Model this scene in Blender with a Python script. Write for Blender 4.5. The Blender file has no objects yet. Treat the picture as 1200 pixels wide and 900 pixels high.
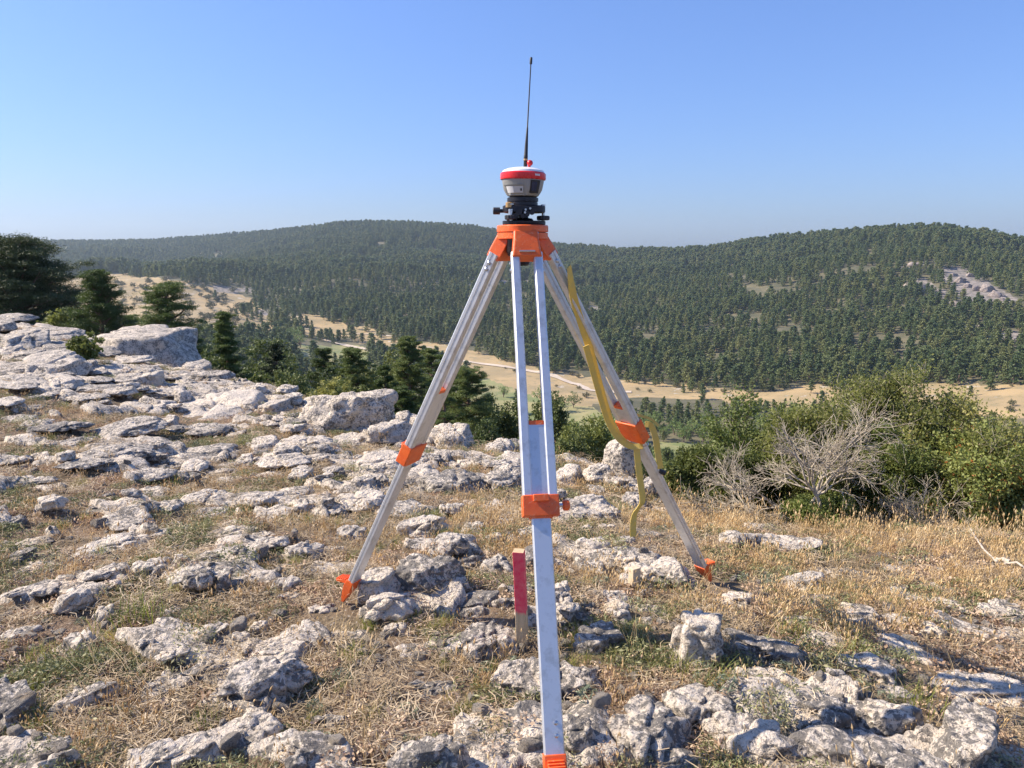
import bpy, bmesh, math, random
import numpy as np
from mathutils import Vector, Matrix
R = math.radians
rnd = random.Random(7)
nrs = np.random.RandomState(11)
scn = bpy.context.scene
COL = scn.collection

# ------------------------------------------------------------------ camera
CZ = 1.40
F = 873.0
PITCH = math.atan(158 / F)
cam_d = bpy.data.cameras.new('camera')
cam_d.sensor_fit = 'HORIZONTAL'; cam_d.sensor_width = 36.0; cam_d.lens = 36.0 * F / 1200
cam_d.clip_start = 0.05; cam_d.clip_end = 9000
cam = bpy.data.objects.new('camera', cam_d); COL.objects.link(cam)
cam.location = (0, 0, CZ); cam.rotation_euler = (R(90) - PITCH, 0, 0)
scn.camera = cam

# ------------------------------------------------------------------ world and sun
SUN_AZ, SUN_EL = -80.0, 40.0          # azimuth clockwise from +Y (straight ahead), elevation
world = bpy.data.worlds.new('World'); scn.world = world; world.use_nodes = True
wn = world.node_tree; wn.nodes.clear()
wo = wn.nodes.new('ShaderNodeOutputWorld'); wb = wn.nodes.new('ShaderNodeBackground')
sky = wn.nodes.new('ShaderNodeTexSky'); sky.sky_type = 'NISHITA'; sky.sun_disc = False
sky.sun_elevation = R(SUN_EL); sky.sun_rotation = R(SUN_AZ % 360)
sky.altitude = 1300; sky.air_density = 1.5; sky.dust_density = 2.0; sky.ozone_density = 6.0
EXPO = 0.90
wb.inputs['Strength'].default_value = 0.10
gm_ = wn.nodes.new('ShaderNodeGamma'); gm_.inputs[1].default_value = 0.787       # the camera's softer sky curve, the same over the whole dome
mu_ = wn.nodes.new('ShaderNodeVectorMath'); mu_.operation = 'MULTIPLY'; kf = 1.88 * 2 ** -EXPO; mu_.inputs[1].default_value = (.775 * kf, .937 * kf, 1.41 * kf)
wn.links.new(sky.outputs[0], gm_.inputs[0]); wn.links.new(gm_.outputs[0], mu_.inputs[0]); wn.links.new(mu_.outputs[0], wb.inputs[0]); wn.links.new(wb.outputs[0], wo.inputs[0])
sd = bpy.data.lights.new('sun', 'SUN'); sd.energy = 4.5; sd.angle = R(0.55); sd.color = (1.0, 0.885, 0.735)
sun = bpy.data.objects.new('sun', sd); COL.objects.link(sun)
sv = Vector((math.sin(R(SUN_AZ)) * math.cos(R(SUN_EL)), math.cos(R(SUN_AZ)) * math.cos(R(SUN_EL)), math.sin(R(SUN_EL))))
sun.rotation_euler = sv.to_track_quat('Z', 'Y').to_euler(); sun.location = (-20, -5, 20)
scn.view_settings.view_transform = 'Standard'; scn.view_settings.look = 'None'
scn.view_settings.exposure = EXPO; scn.view_settings.gamma = 1.0
scn.render.engine = 'CYCLES'
scn.cycles.max_bounces = 6; scn.cycles.diffuse_bounces = 3; scn.cycles.glossy_bounces = 3
scn.cycles.transmission_bounces = 3; scn.cycles.volume_bounces = 0
scn.cycles.use_denoising = True

# ------------------------------------------------------------------ noise, rays
def _hash(ix, iy, iz, s):
    h = (ix * 374761393 + iy * 668265263 + iz * 2147483647 + s * 1274126177) & 0xffffffff
    h = ((h ^ (h >> 13)) * 1274126177) & 0xffffffff
    h = (h ^ (h >> 16)) & 0xffffffff
    return h / 4294967295.0
def vnoise(p, s=0):
    p = np.asarray(p, float); i = np.floor(p).astype(np.int64); f = p - i
    u = f * f * f * (f * (f * 6 - 15) + 10)
    r = 0
    for dx in (0, 1):
        wx = u[:, 0] if dx else 1 - u[:, 0]
        for dy in (0, 1):
            wy = u[:, 1] if dy else 1 - u[:, 1]
            for dz in (0, 1):
                wz = u[:, 2] if dz else 1 - u[:, 2]
                r = r + wx * wy * wz * _hash(i[:, 0] + dx, i[:, 1] + dy, i[:, 2] + dz, s)
    return r * 2 - 1
def fbm(p, o=3, s=0):
    p = np.asarray(p, float); a, t = 1.0, 0
    for k in range(o):
        t = t + a * vnoise(p, s + k); p = p * 2.03 + 17.3; a *= .5
    return t
def n2(x, y, sc, o=2, s=0):
    return fbm(np.stack([x / sc, y / sc, np.zeros_like(x)], 1), o, s)
cp, sp = math.cos(PITCH), math.sin(PITCH)
def ray(px, py):
    a = (px - 600) / F; b = -(py - 450) / F
    return Vector((a, cp + b * sp, b * cp - sp))
def at(px, py, d):                      # the point seen at that pixel whose forward distance (world y) is d
    v = ray(px, py); return Vector((v.x / v.y * d, d, CZ + v.z / v.y * d))
def proj(x, y, z):
    z = z - CZ; dep = y * cp - z * sp
    dep = np.where(np.abs(dep) < 1e-6, 1e-6, dep)
    return 600 + F * x / dep, 450 - F * (y * sp + z * cp) / dep, dep

# ------------------------------------------------------------------ terrain function
def zr(px, py, r):                      # height, relative to the camera, seen at that pixel at horizontal range r
    v = ray(px, py); return v.z / math.hypot(v.x, v.y) * r
def azp(px): return math.degrees(math.atan2((px - 600) / F, cp))
tab = [  # px, break py, break r, foot py, foot r, top py, top r
 (-60, 364, 31, 320, 1400, 283, 2450), (0, 372, 29, 322, 1350, 283, 2400), (100, 390, 24, 325, 1200, 285, 2300), (200, 427, 17.5, 332, 1000, 284, 2200),
 (300, 452, 12.5, 350, 850, 273, 2000), (400, 478, 9.6, 388, 590, 264, 1750), (460, 492, 8.6, 398, 540, 262, 1700),
 (550, 512, 7.4, 412, 490, 267, 1600), (650, 530, 6.6, 438, 415, 289, 1450), (720, 545, 6.1, 447, 402, 296, 1300),
 (780, 575, 5.4, 448, 398, 298, 1220), (830, 600, 4.95, 450, 394, 295, 1150), (900, 606, 4.9, 456, 382, 283, 1080),
 (1000, 612, 4.9, 458, 380, 273, 1000), (1090, 618, 4.9, 455, 384, 272, 1000), (1200, 624, 4.9, 450, 392, 290, 1000), (1260, 626, 5.0, 448, 396, 298, 1000)]
KA, KRr, KZz = [], [], []
def knots(rb, zb, rf, zf, rt, zt):
    r1 = rb * 1.22 + 0.9
    z1 = zb - (r1 - rb) * .62
    vz = -70 if zf < -60 else zf - 6
    return ([0, 1.6, 2.9, rb, r1, 235, 262, rf, rf + .42 * (rt - rf), rf + .75 * (rt - rf), rt, rt + 350, rt + 1500, 7000],
            [-1.36, -1.33, -1.385, zb, z1, -69, vz, zf, zf + .24 * (zt - zf), zf + .62 * (zt - zf), zt, zt - 45, -80, -80])
for (px, bp, br, fp, fr, tp, tr) in tab:
    kr, kz = knots(br, zr(px, bp, br), fr, zr(px, fp, fr), tr, zr(px, tp, tr))
    KA.append(azp(px)); KRr.append(kr); KZz.append(kz)
for az in (70, 110, 180):
    kr, kz = knots({70: 6, 110: 12, 180: 30}[az], {70: -1.9, 110: -2.2, 180: -2.6}[az], 420, -68, 1100, 20); KA.append(az); KRr.append(kr); KZz.append(kz)
for az in (-70, -110, -180):
    kr, kz = knots(34, -2.4, 1300, -48, 2400, 30); KA.insert(0, az); KRr.insert(0, kr); KZz.insert(0, kz)
KRr[0] = KRr[-1]; KZz[0] = KZz[-1]
KA = np.array(KA, float); KRr = np.array(KRr, float); KZz = np.array(KZz, float)
def G0(x, y):
    az = np.degrees(np.arctan2(x, y)); r = np.hypot(x, y)
    kr = np.stack([np.interp(az, KA, KRr[:, k]) for k in range(KRr.shape[1])], 1)
    kz = np.stack([np.interp(az, KA, KZz[:, k]) for k in range(KRr.shape[1])], 1)
    out = np.zeros_like(r)
    for m, w in ((.95, .25), (1.0, .5), (1.05, .25)):
        rr = r * m; z = kz[:, 0].copy()
        for k in range(kr.shape[1] - 1):
            t = np.clip((rr - kr[:, k]) / (kr[:, k + 1] - kr[:, k]), 0, 1)
            z = np.where(rr >= kr[:, k], kz[:, k] + t * (kz[:, k + 1] - kz[:, k]), z)
        out += w * z
    return out
def BED(x, y):                          # where flat bedrock breaks the surface: 0 soil, 1 rock
    r = np.hypot(x, y)
    f = fbm(np.stack([x / .42, y / .34, np.zeros_like(x)], 1), 3, 201) + .35 * fbm(np.stack([x / .17, y / .13, np.zeros_like(x)], 1), 2, 207)
    thr = .53 + .02 * (y < 2.3) - .36 * np.clip((-x) / 2.0 + .2, 0, 1) * np.clip((y - 3.2) / 3.5, 0, 1) + .55 * np.clip(x - .8, 0, 1) * np.clip(y - 2.2, 0, 1) - .10 * (np.abs(x) < 1.2) * (y > 2.8)
    return np.clip((f - thr) / .10, 0, 1) * np.clip((45 - r) / 10, 0, 1)
def G(x, y):
    x = np.atleast_1d(np.asarray(x, float)); y = np.atleast_1d(np.asarray(y, float))
    r = np.hypot(x, y); z = G0(x, y) + CZ
    z = z + n2(x, y, .75, 2, 3) * .022 + n2(x, y, .16, 2, 5) * .010
    z = z + n2(x, y, 3.2, 2, 9) * .05 * np.clip((r - 3) / 5, 0, 1)
    m = r < 46
    if m.any():
        b_ = BED(x[m], y[m]); rr_ = r[m]
        z[m] += b_ * (.018 + .005 * np.minimum(rr_, 12) + np.abs(n2(x[m], y[m], .26, 2, 211)) * .04 + n2(x[m], y[m], .07, 2, 213) * .012)
    w = np.clip((r - 20) / 80, 0, 1)
    z = z + w * n2(x, y, 28, 2, 21) * 1.0
    rt_ = np.interp(np.degrees(np.arctan2(x, y)), KA, KRr[:, 10]); w2 = np.clip((r - 430) / 400, 0, 1) * (.12 + .88 * np.clip((rt_ - r) / (.22 * rt_), 0, 1))
    z = z + w2 * (n2(x, y, 300, 3, 31) * 15 + n2(x, y, 110, 2, 41) * 5)
    return z
def g1(x, y): return float(G([x], [y])[0])
def ground_hit(px, py):
    v = ray(px, py); h = math.hypot(v.x, v.y)
    ds = np.geomspace(.8, 900, 1500)
    x = v.x * ds / h; y = v.y * ds / h; z = CZ + v.z * ds / h
    g = G(x, y); i = np.argmax(g >= z)
    if i == 0: i = len(ds) - 1
    return Vector((float(x[i]), float(y[i]), float(g[i])))

# ------------------------------------------------------------------ image-region masks worked out as world positions
def inpoly(px, py, poly):
    px = np.asarray(px, float); py = np.asarray(py, float); c = np.zeros(px.shape, bool); n = len(poly); j = n - 1
    for i in range(n):
        xi, yi = poly[i]; xj, yj = poly[j]
        if yi != yj:
            c ^= ((yi > py) != (yj > py)) & (px < (xj - xi) * (py - yi) / (yj - yi) + xi)
        j = i
    return c
DRY = [[(-200, 322), (75, 322), (140, 319), (220, 331), (262, 337), (300, 352), (318, 372), (330, 392), (240, 398), (-200, 400)],
       [(338, 370), (372, 368), (405, 380), (432, 398), (350, 392)], [(395, 383), (430, 383), (470, 398), (470, 408), (420, 402)],
       [(440, 404), (500, 400), (560, 412), (650, 436), (705, 442), (770, 449), (900, 460), (955, 448), (1000, 462), (1060, 448), (1240, 452), (1240, 496), (1130, 486), (1010, 480), (930, 480), (840, 470), (780, 466), (730, 466), (690, 476), (640, 470), (560, 440), (450, 418)]]
GREEN = [[(335, 405), (425, 405), (450, 440), (360, 440)], [(540, 434), (620, 440), (690, 476), (740, 500), (740, 530), (560, 520), (540, 460)],
         [(765, 516), (830, 522), (915, 530), (930, 600), (760, 590)], [(1105, 384), (1158, 382), (1158, 396), (1110, 394)]]
CLIFF = [[(1060, 328), (1080, 326), (1115, 345), (1118, 356), (1096, 346), (1065, 338)], [(1100, 312), (1126, 312), (1165, 334), (1194, 352), (1192, 366), (1160, 362), (1118, 346), (1108, 330)], [(1110, 350), (1130, 356), (1128, 372), (1112, 368)],
         [(1160, 388), (1200, 388), (1200, 404), (1168, 406)], [(1052, 310), (1086, 308), (1086, 316), (1052, 316)], [(592, 328), (625, 328), (618, 338), (540, 334)], [(542, 322), (558, 320), (556, 334), (540, 334)], [(685, 358), (705, 358), (705, 368), (685, 368)],
         [(175, 288), (196, 288), (190, 298), (174, 299)], [(250, 336), (300, 338), (300, 344), (250, 342)], [(300, 362), (330, 366), (328, 372), (300, 368)]]
def masks(x, y, z, wob=True):
    px, py, dep = proj(x, y, z); r = np.hypot(x, y)
    if wob:
        px = px + n2(x, y, 22, 2, 61) * 12; py = py + n2(x, y, 17, 2, 71) * 4
    ok = (dep > 0) & (r > 150)
    dry = np.zeros(px.shape, bool); gr = dry.copy(); cl = dry.copy()
    for p in DRY: dry |= inpoly(px, py, p)
    for p in GREEN: gr |= inpoly(px, py, p)
    for p in CLIFF: cl |= inpoly(px, py, p)
    return dry & ok, gr & ok, cl & ok & (r > 450)

# ------------------------------------------------------------------ node helpers and materials
def new_mat(name):
    m = bpy.data.materials.new(name); m.use_nodes = True; nt = m.node_tree; nt.nodes.clear()
    o = nt.nodes.new('ShaderNodeOutputMaterial'); b = nt.nodes.new('ShaderNodeBsdfPrincipled')
    nt.links.new(b.outputs[0], o.inputs[0]); return m, nt, b
class N:
    def __init__(s, nt): s.nt = nt
    def n(s, t, **k):
        x = s.nt.nodes.new(t)
        for a, v in k.items(): setattr(x, a, v)
        return x
    def l(s, a, b): s.nt.links.new(a, b)
    def pos(s, obj=False):
        if obj: return s.n('ShaderNodeTexCoord').outputs['Object']
        return s.n('ShaderNodeNewGeometry').outputs['Position']
    def noise(s, vec, scale, detail=3, rough=.55, dist=0):
        x = s.n('ShaderNodeTexNoise'); x.inputs['Scale'].default_value = scale; x.inputs['Detail'].default_value = detail
        x.inputs['Roughness'].default_value = rough; x.inputs['Distortion'].default_value = dist; s.l(vec, x.inputs['Vector']); return x.outputs['Fac']
    def vor(s, vec, scale, feat='F1'):
        x = s.n('ShaderNodeTexVoronoi', feature=feat); x.inputs['Scale'].default_value = scale; s.l(vec, x.inputs['Vector']); return x.outputs['Distance']
    def ramp(s, fac, stops):
        x = s.n('ShaderNodeValToRGB'); e = x.color_ramp.elements
        while len(e) < len(stops): e.new(.5)
        for i, (p, c) in enumerate(stops):
            e[i].position = p
            e[i].color = (c, c, c, 1) if isinstance(c, (int, float)) else (*c, 1)
        s.l(fac, x.inputs[0]); return x.outputs[0]
    def mix(s, fac, a, b, mode='MIX'):
        x = s.n('ShaderNodeMix', data_type='RGBA', blend_type=mode)
        for i, v in ((0, fac), (6, a), (7, b)):
            if isinstance(v, (int, float)): x.inputs[i].default_value = v
            elif isinstance(v, tuple): x.inputs[i].default_value = (*v, 1)
            else: s.l(v, x.inputs[i])
        return x.outputs[2]
    def math(s, op, a, b=None):
        x = s.n('ShaderNodeMath', operation=op)
        for i, v in ((0, a), (1, b)):
            if v is None: continue
            if isinstance(v, (int, float)): x.inputs[i].default_value = v
            else: s.l(v, x.inputs[i])
        return x.outputs[0]
    def bump(s, h, strength, dist, bsdf):
        x = s.n('ShaderNodeBump'); x.inputs['Strength'].default_value = strength; x.inputs['Distance'].default_value = dist
        s.l(h, x.inputs['Height']); s.l(x.outputs[0], bsdf.inputs['Normal'])
def simple(name, col, rough=.5, metal=0., var=.12, nscale=40, bump=0.0, bscale=200, scratch=False):
    m, nt, b = new_mat(name); q = N(nt); v = q.pos(True)
    f = q.noise(v, nscale, 4, .6)
    c = q.mix(q.ramp(f, [(.3, 0.), (.7, 1.)]), tuple(x * (1 - var) for x in col), tuple(min(1, x * (1 + var)) for x in col))
    q.l(c, b.inputs['Base Color'])
    rr = q.math('ADD', q.math('MULTIPLY', q.noise(v, nscale * 2.3, 3), .22), rough - .11); q.l(rr, b.inputs['Roughness'])
    b.inputs['Metallic'].default_value = metal
    if bump: q.bump(q.noise(v, bscale, 3), bump, .002, b)
    return m
M = {}
m, nt, b = new_mat('orange_paint'); q = N(nt); v = q.pos(True)
c = q.mix(q.ramp(q.noise(v, 30, 4, .6), [(.3, 0.), (.7, 1.)]), (.76, .105, .016), (.90, .155, .025))
c = q.mix(q.ramp(q.noise(v, 55, 6, .75, 1.2), [(.57, 0.), (.64, .65)]), c, (.78, .34, .18))      # rubbed and dusty spots
c = q.mix(q.ramp(q.noise(v, 150, 5, .7), [(.62, 0.), (.68, .7)]), c, (.16, .06, .03))
q.l(c, b.inputs['Base Color']); q.l(q.math('ADD', q.math('MULTIPLY', q.noise(v, 70, 4, .6), .3), .26), b.inputs['Roughness']); q.bump(q.noise(v, 260, 3), .2, .002, b); M['orange'] = m
M['black'] = simple('black_anodised', (.016, .016, .022), .38, .2, .25, 60)
M['black_rubber'] = simple('black_rubber', (.02, .02, .024), .55, 0, .2, 60)
M['grey_plastic'] = simple('grey_housing', (.30, .30, .285), .42, 0, .05, 60, .1, 900)
M['white_plastic'] = simple('white_dome', (.80, .80, .78), .30, 0, .03, 60)
M['red_plastic'] = simple('red_band', (.72, .022, .025), .28, 0, .08, 60)
M['steel'] = simple('steel', (.60, .60, .60), .32, 1, .1, 80)
M['brass'] = simple('brass', (.62, .38, .16), .4, .7, .1, 80)
M['glass'] = simple('lens_glass', (.015, .03, .07), .08, 0, .1, 60)
M['label_white'] = simple('label_white', (.78, .78, .76), .5, 0, .03, 60)
M['label_grey'] = simple('label_grey', (.50, .50, .49), .5, 0, .03, 60)
M['pink'] = simple('pink_plastic', (.48, .16, .5), .5, 0, .2, 60)
# aluminium with fine lengthwise scratches and grime
m, nt, b = new_mat('aluminium'); q = N(nt); v = q.pos(True)
mp = q.n('ShaderNodeMapping'); q.l(v, mp.inputs[0]); mp.inputs['Scale'].default_value = (60, 60, 4)
f1 = q.noise(mp.outputs[0], 12, 3, .6); f2 = q.noise(v, 26, 4, .7)
c = q.mix(q.ramp(f2, [(.50, 0.), (.72, .65)]), (.66, .665, .67), (.38, .37, .345))
q.l(c, b.inputs['Base Color']); b.inputs['Metallic'].default_value = .55
q.l(q.math('ADD', q.math('MULTIPLY', f1, .25), .28), b.inputs['Roughness']); q.bump(f1, .06, .001, b); M['alu'] = m
# yellow webbing
m, nt, b = new_mat('yellow_webbing'); q = N(nt)
uv = q.n('ShaderNodeUVMap').outputs[0]
wv = q.n('ShaderNodeTexWave', wave_type='BANDS', bands_direction='X'); wv.inputs['Scale'].default_value = 2.2; wv.inputs['Distortion'].default_value = .3; q.l(uv, wv.inputs['Vector'])
f2 = q.noise(q.pos(), 60, 4, .6)
c = q.mix(q.ramp(wv.outputs[1], [(.3, 0.), (.7, .55)]), (.82, .57, .11), (.60, .40, .08))
c = q.mix(q.ramp(f2, [(.4, 0.), (.75, .5)]), c, (.52, .42, .18)); q.l(c, b.inputs['Base Color']); b.inputs['Roughness'].default_value = .7
q.bump(wv.outputs[1], .5, .001, b); M['webbing'] = m
# wood + painted wood
def wood(name, paint_z=None):
    m, nt, b = new_mat(name); q = N(nt); v = q.pos(True)
    mp = q.n('ShaderNodeMapping'); q.l(v, mp.inputs[0]); mp.inputs['Scale'].default_value = (12, 12, .9)
    g = q.noise(mp.outputs[0], 9, 4, .6, .6)
    c = q.mix(q.ramp(g, [(.3, 0.), (.7, 1.)]), (.66, .49, .29), (.50, .35, .19))
    if paint_z is not None:
        sx = q.n('ShaderNodeSeparateXYZ'); q.l(v, sx.inputs[0])
        h = q.math('ADD', sx.outputs[2], q.math('MULTIPLY', q.noise(v, 55, 3), .035))
        msk = q.ramp(q.math('SUBTRACT', h, paint_z), [(.010, 0.), (.022, 1.)])
        pn = q.noise(v, 45, 4, .65)
        pc = q.mix(q.ramp(pn, [(.35, 0.), (.75, .75)]), (.84, .035, .085), (.86, .22, .20))
        sn = q.n('ShaderNodeSeparateXYZ'); q.l(q.n('ShaderNodeNewGeometry').outputs['Normal'], sn.inputs[0]); top = q.ramp(sn.outputs[2], [(.7, 1.), (.8, 0.)])
        c = q.mix(q.math('MULTIPLY', msk, top), c, pc)
    q.l(c, b.inputs['Base Color']); b.inputs['Roughness'].default_value = .7; q.bump(g, .3, .002, b); return m
M['stake'] = wood('stake_wood', .135); M['wood'] = wood('cut_wood')
M['peg'] = simple('peg_wood', (.62, .50, .34), .7, 0, .15, 120, .3, 300)
# limestone
def lime_colour(q, v, lich, warm, rand=None):
    a = q.noise(v, 4, 5, .6, .4); bb = q.noise(v, 21, 6, .68, .5); cc = q.noise(v, 75, 5, .68)
    c = q.mix(q.ramp(a, [(.32, 0.), (.66, 1.)]), warm, (.53, .46, .38))
    c = q.mix(q.ramp(bb, [(.46, 0.), (.62, .75)]), c, (.76, .665, .55))
    # dark lichen crust: broad patches broken up by fine noise
    pat = q.math('ADD', q.math('MULTIPLY', q.noise(v, 8.5, 3, .6, .6), .36), q.math('MULTIPLY', q.noise(v, 46, 5, .75, .5), .64))
    if rand is not None: pat = q.math('ADD', pat, q.math('MULTIPLY', q.math('SUBTRACT', rand, .5), .05))
    c = q.mix(q.ramp(pat, [(.518 - .035 * lich, 0.), (.550 - .035 * lich, .84)]), c, (.11, .102, .092))
    c = q.mix(q.ramp(q.vor(v, 95), [(.12, .75), (.26, 0.)]), c, (.12, .11, .10))
    c = q.mix(q.ramp(q.noise(v, 5.2, 2), [(.68, 0.), (.76, .55)]), c, (.52, .33, .12))
    c = q.mix(.25, c, q.ramp(cc, [(.35, .25), (.65, .8)]), 'OVERLAY')
    h = q.math('ADD', q.math('MULTIPLY', bb, 1.0), q.math('MULTIPLY', cc, .35)); h = q.math('ADD', h, q.math('MULTIPLY', q.ramp(q.vor(v, 34), [(.0, 0.), (.45, 1.)]), .35))
    return c, h
def limestone(name, lich=.5, warm=(.75, .63, .48)):
    m, nt, b = new_mat(name); q = N(nt); v = q.pos(True)
    oi = q.n('ShaderNodeObjectInfo')
    va = q.n('ShaderNodeVectorMath', operation='ADD'); q.l(v, va.inputs[0])
    cx = q.n('ShaderNodeCombineXYZ'); q.l(q.math('MULTIPLY', oi.outputs['Random'], 37.), cx.inputs[0]); q.l(q.math('MULTIPLY', oi.outputs['Random'], 91.), cx.inputs[1]); q.l(cx.outputs[0], va.inputs[1])
    c, h = lime_colour(q, va.outputs[0], lich, warm, oi.outputs['Random'])
    q.l(c, b.inputs['Base Color']); b.inputs['Roughness'].default_value = .88
    q.bump(h, 1.0, .032, b); return m
M['rock'] = limestone('limestone', .5); M['rock_dark'] = limestone('lichened_limestone', 1.1, (.58, .50, .40)); M['rock_pale'] = limestone('pale_limestone', -.2, (.74, .63, .49))
# foliage / plant materials (variation by instance and by position)
def leafmat(name, c1, c2, c3=None, trans=.25, nscale=3.0, rough=.6, worldspace=True):
    m = bpy.data.materials.new(name); m.use_nodes = True; nt = m.node_tree; nt.nodes.clear(); q = N(nt)
    o = q.n('ShaderNodeOutputMaterial'); d = q.n('ShaderNodeBsdfPrincipled'); t = q.n('ShaderNodeBsdfTranslucent'); mx = q.n('ShaderNodeMixShader')
    oi = q.n('ShaderNodeObjectInfo'); v = q.pos(not worldspace)
    f = q.noise(v, nscale, 3, .6)
    ra = q.math('ADD', q.math('MULTIPLY', oi.outputs['Random'], .55), q.math('MULTIPLY', f, .6))
    c = q.ramp(ra, [(.25, c1), (.80, c2)] if c3 is None else [(.22, c1), (.55, c2), (.9, c3)])
    q.l(c, d.inputs['Base Color']); q.l(c, t.inputs[0]); d.inputs['Roughness'].default_value = rough
    mx.inputs[0].default_value = trans; q.l(d.outputs[0], mx.inputs[1]); q.l(t.outputs[0], mx.inputs[2]); q.l(mx.outputs[0], o.inputs[0]); return m
M['pine'] = leafmat('pine_needles', (.050, .080, .020), (.110, .155, .036), (.180, .220, .060), .3, .9)
M['pine_dark'] = leafmat('dark_pine_needles', (.022, .040, .012), (.050, .075, .022), (.085, .11, .035), .15, .7)  # darker needle colour of the dark pines
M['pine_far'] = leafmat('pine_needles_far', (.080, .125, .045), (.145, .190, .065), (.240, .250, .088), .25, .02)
M['pine_brown'] = leafmat('brown_needles', (.10, .06, .03), (.15, .09, .05), None, .1, .5)
M['decid'] = leafmat('broad_leaves', (.09, .14, .035), (.19, .26, .07), (.26, .33, .10), .35, .3)
M['scrub'] = leafmat('scrub_leaves', (.10, .125, .03), (.22, .245, .06), (.38, .36, .11), .4, 3)
M['oak'] = leafmat('dark_scrub_leaves', (.055, .080, .022), (.115, .15, .04), (.20, .22, .065), .3, 2)
M['juniper'] = leafmat('juniper_leaves', (.09, .125, .03), (.18, .22, .05), (.27, .30, .08), .3, 7)
M['thorn'] = leafmat('thorn_leaves', (.15, .17, .04), (.33, .33, .09), (.52, .45, .15), .45, 6)
M['orange_leaf'] = leafmat('orange_leaves', (.45, .15, .03), (.55, .28, .07), None, .3, 6)
M['straw'] = leafmat('straw', (.46, .31, .13), (.76, .55, .27), (.88, .71, .43), .3, 3.5, .7)
M['litter'] = leafmat('plant_litter', (.15, .11, .06), (.38, .285, .17), (.62, .50, .34), .1, 5, .8)
M['flake'] = leafmat('dry_leaves', (.27, .16, .095), (.52, .36, .23), (.70, .54, .38), .2, 5, .8)
M['thyme'] = leafmat('thyme_leaves', (.11, .12, .045), (.22, .235, .09), (.40, .37, .19), .2, 4)
M['sage'] = leafmat('grey_green_leaves', (.13, .16, .10), (.24, .27, .17), (.32, .34, .22), .25, 5)
M['grass'] = leafmat('green_grass', (.13, .17, .03), (.28, .31, .055), (.48, .43, .13), .35, 5)
M['heath'] = leafmat('meadow_scrub_leaves', (.06, .07, .03), (.11, .11, .045), (.16, .14, .06), .1, .1)
def bark(name, c1, c2, sc=30):
    m, nt, b = new_mat(name); q = N(nt); v = q.pos()
    f = q.noise(v, sc, 5, .65); q.l(q.mix(q.ramp(f, [(.35, 0.), (.65, 1.)]), c1, c2), b.inputs['Base Color']); b.inputs['Roughness'].default_value = .9; q.bump(f, .6, .01, b); return m
M['bark'] = bark('pine_bark', (.16, .10, .07), (.28, .19, .14), 6); M['dead'] = bark('dead_wood', (.33, .275, .20), (.60, .52, .40), 40)
M['twig'] = bark('brown_twigs', (.12, .085, .06), (.24, .18, .13), 40); M['driftwood'] = bark('bleached_branch', (.38, .32, .25), (.58, .51, .42), 40)
M['road'] = bark('dirt_track', (.50, .41, .31), (.60, .50, .39), .3)
# ground sheet: soil and litter nearby, meadow, field and forest floor far away (by painted region attributes)
m, nt, b = new_mat('ground_soil'); q = N(nt); v = q.pos()
at_ = q.n('ShaderNodeAttribute'); at_.attribute_name = 'region'; sc_ = q.n('ShaderNodeSeparateColor'); q.l(at_.outputs['Color'], sc_.inputs[0])
dry, gre, nea = sc_.outputs[0], sc_.outputs[1], sc_.outputs[2]
at2 = q.n('ShaderNodeAttribute'); at2.attribute_name = 'stone'
so = q.mix(q.ramp(q.noise(v, 9, 5, .65), [(.35, 0.), (.65, 1.)]), (.13, .083, .050), (.29, .195, .12))
so = q.mix(q.ramp(q.noise(v, 60, 4, .7), [(.5, 0.), (.7, .65)]), so, (.50, .39, .28))
so = q.mix(q.ramp(q.noise(v, 1.1, 4, .6), [(.45, 0.), (.65, .5)]), so, (.17, .16, .07))
so = q.mix(q.ramp(q.vor(v, 40), [(.10, .8), (.22, 0.)]), so, (.50, .46, .40))
far = q.mix(q.ramp(q.noise(v, .06, 4, .6), [(.4, 0.), (.6, 1.)]), (.08, .08, .042), (.15, .13, .07))
mead = q.mix(q.ramp(q.noise(v, .045, 5, .6), [(.40, 0.), (.60, 1.)]), (.43, .31, .155), (.31, .235, .12))
mead = q.mix(q.ramp(q.noise(v, .18, 4, .65), [(.55, 0.), (.68, .8)]), mead, (.19, .17, .085))
mead = q.mix(q.ramp(q.noise(v, .09, 5, .7), [(.60, 0.), (.66, .9)]), mead, (.52, .45, .36))
grn = q.mix(q.ramp(q.noise(v, .05, 4, .6), [(.40, 0.), (.62, 1.)]), (.17, .20, .07), (.33, .29, .13))
lime = q.mix(q.ramp(q.noise(v, .25, 5, .7), [(.40, 0.), (.62, 1.)]), (.13, .12, .10), (.34, .29, .25))
edge = q.math('MULTIPLY', q.math('SUBTRACT', q.noise(v, .14, 4, .65), .5), .9)
th = lambda a: q.ramp(q.math('ADD', a, edge), [(.42, 0.), (.58, 1.)])
c = q.mix(th(gre), far, grn); c = q.mix(th(dry), c, mead); c = q.mix(q.ramp(at2.outputs['Fac'], [(.3, 0.), (.6, 1.)]), c, lime)
ab_ = q.n('ShaderNodeAttribute'); ab_.attribute_name = 'bedrock'
lc, lh = lime_colour(q, v, .55, (.75, .63, .48))
bm_ = q.ramp(q.math('ADD', ab_.outputs['Fac'], q.math('MULTIPLY', q.math('SUBTRACT', q.noise(v, 24, 4, .7), .5), 1.3)), [(.38, 0.), (.52, 1.)])
so = q.mix(bm_, so, lc)
c = q.mix(nea, c, so)
q.l(c, b.inputs['Base Color']); b.inputs['Roughness'].default_value = .95
q.bump(q.math('ADD', lh, q.math('ADD', q.noise(v, 30, 5, .7), q.math('MULTIPLY', q.noise(v, 110, 4, .7), .5))), .9, .022, b); M['ground'] = m

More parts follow.
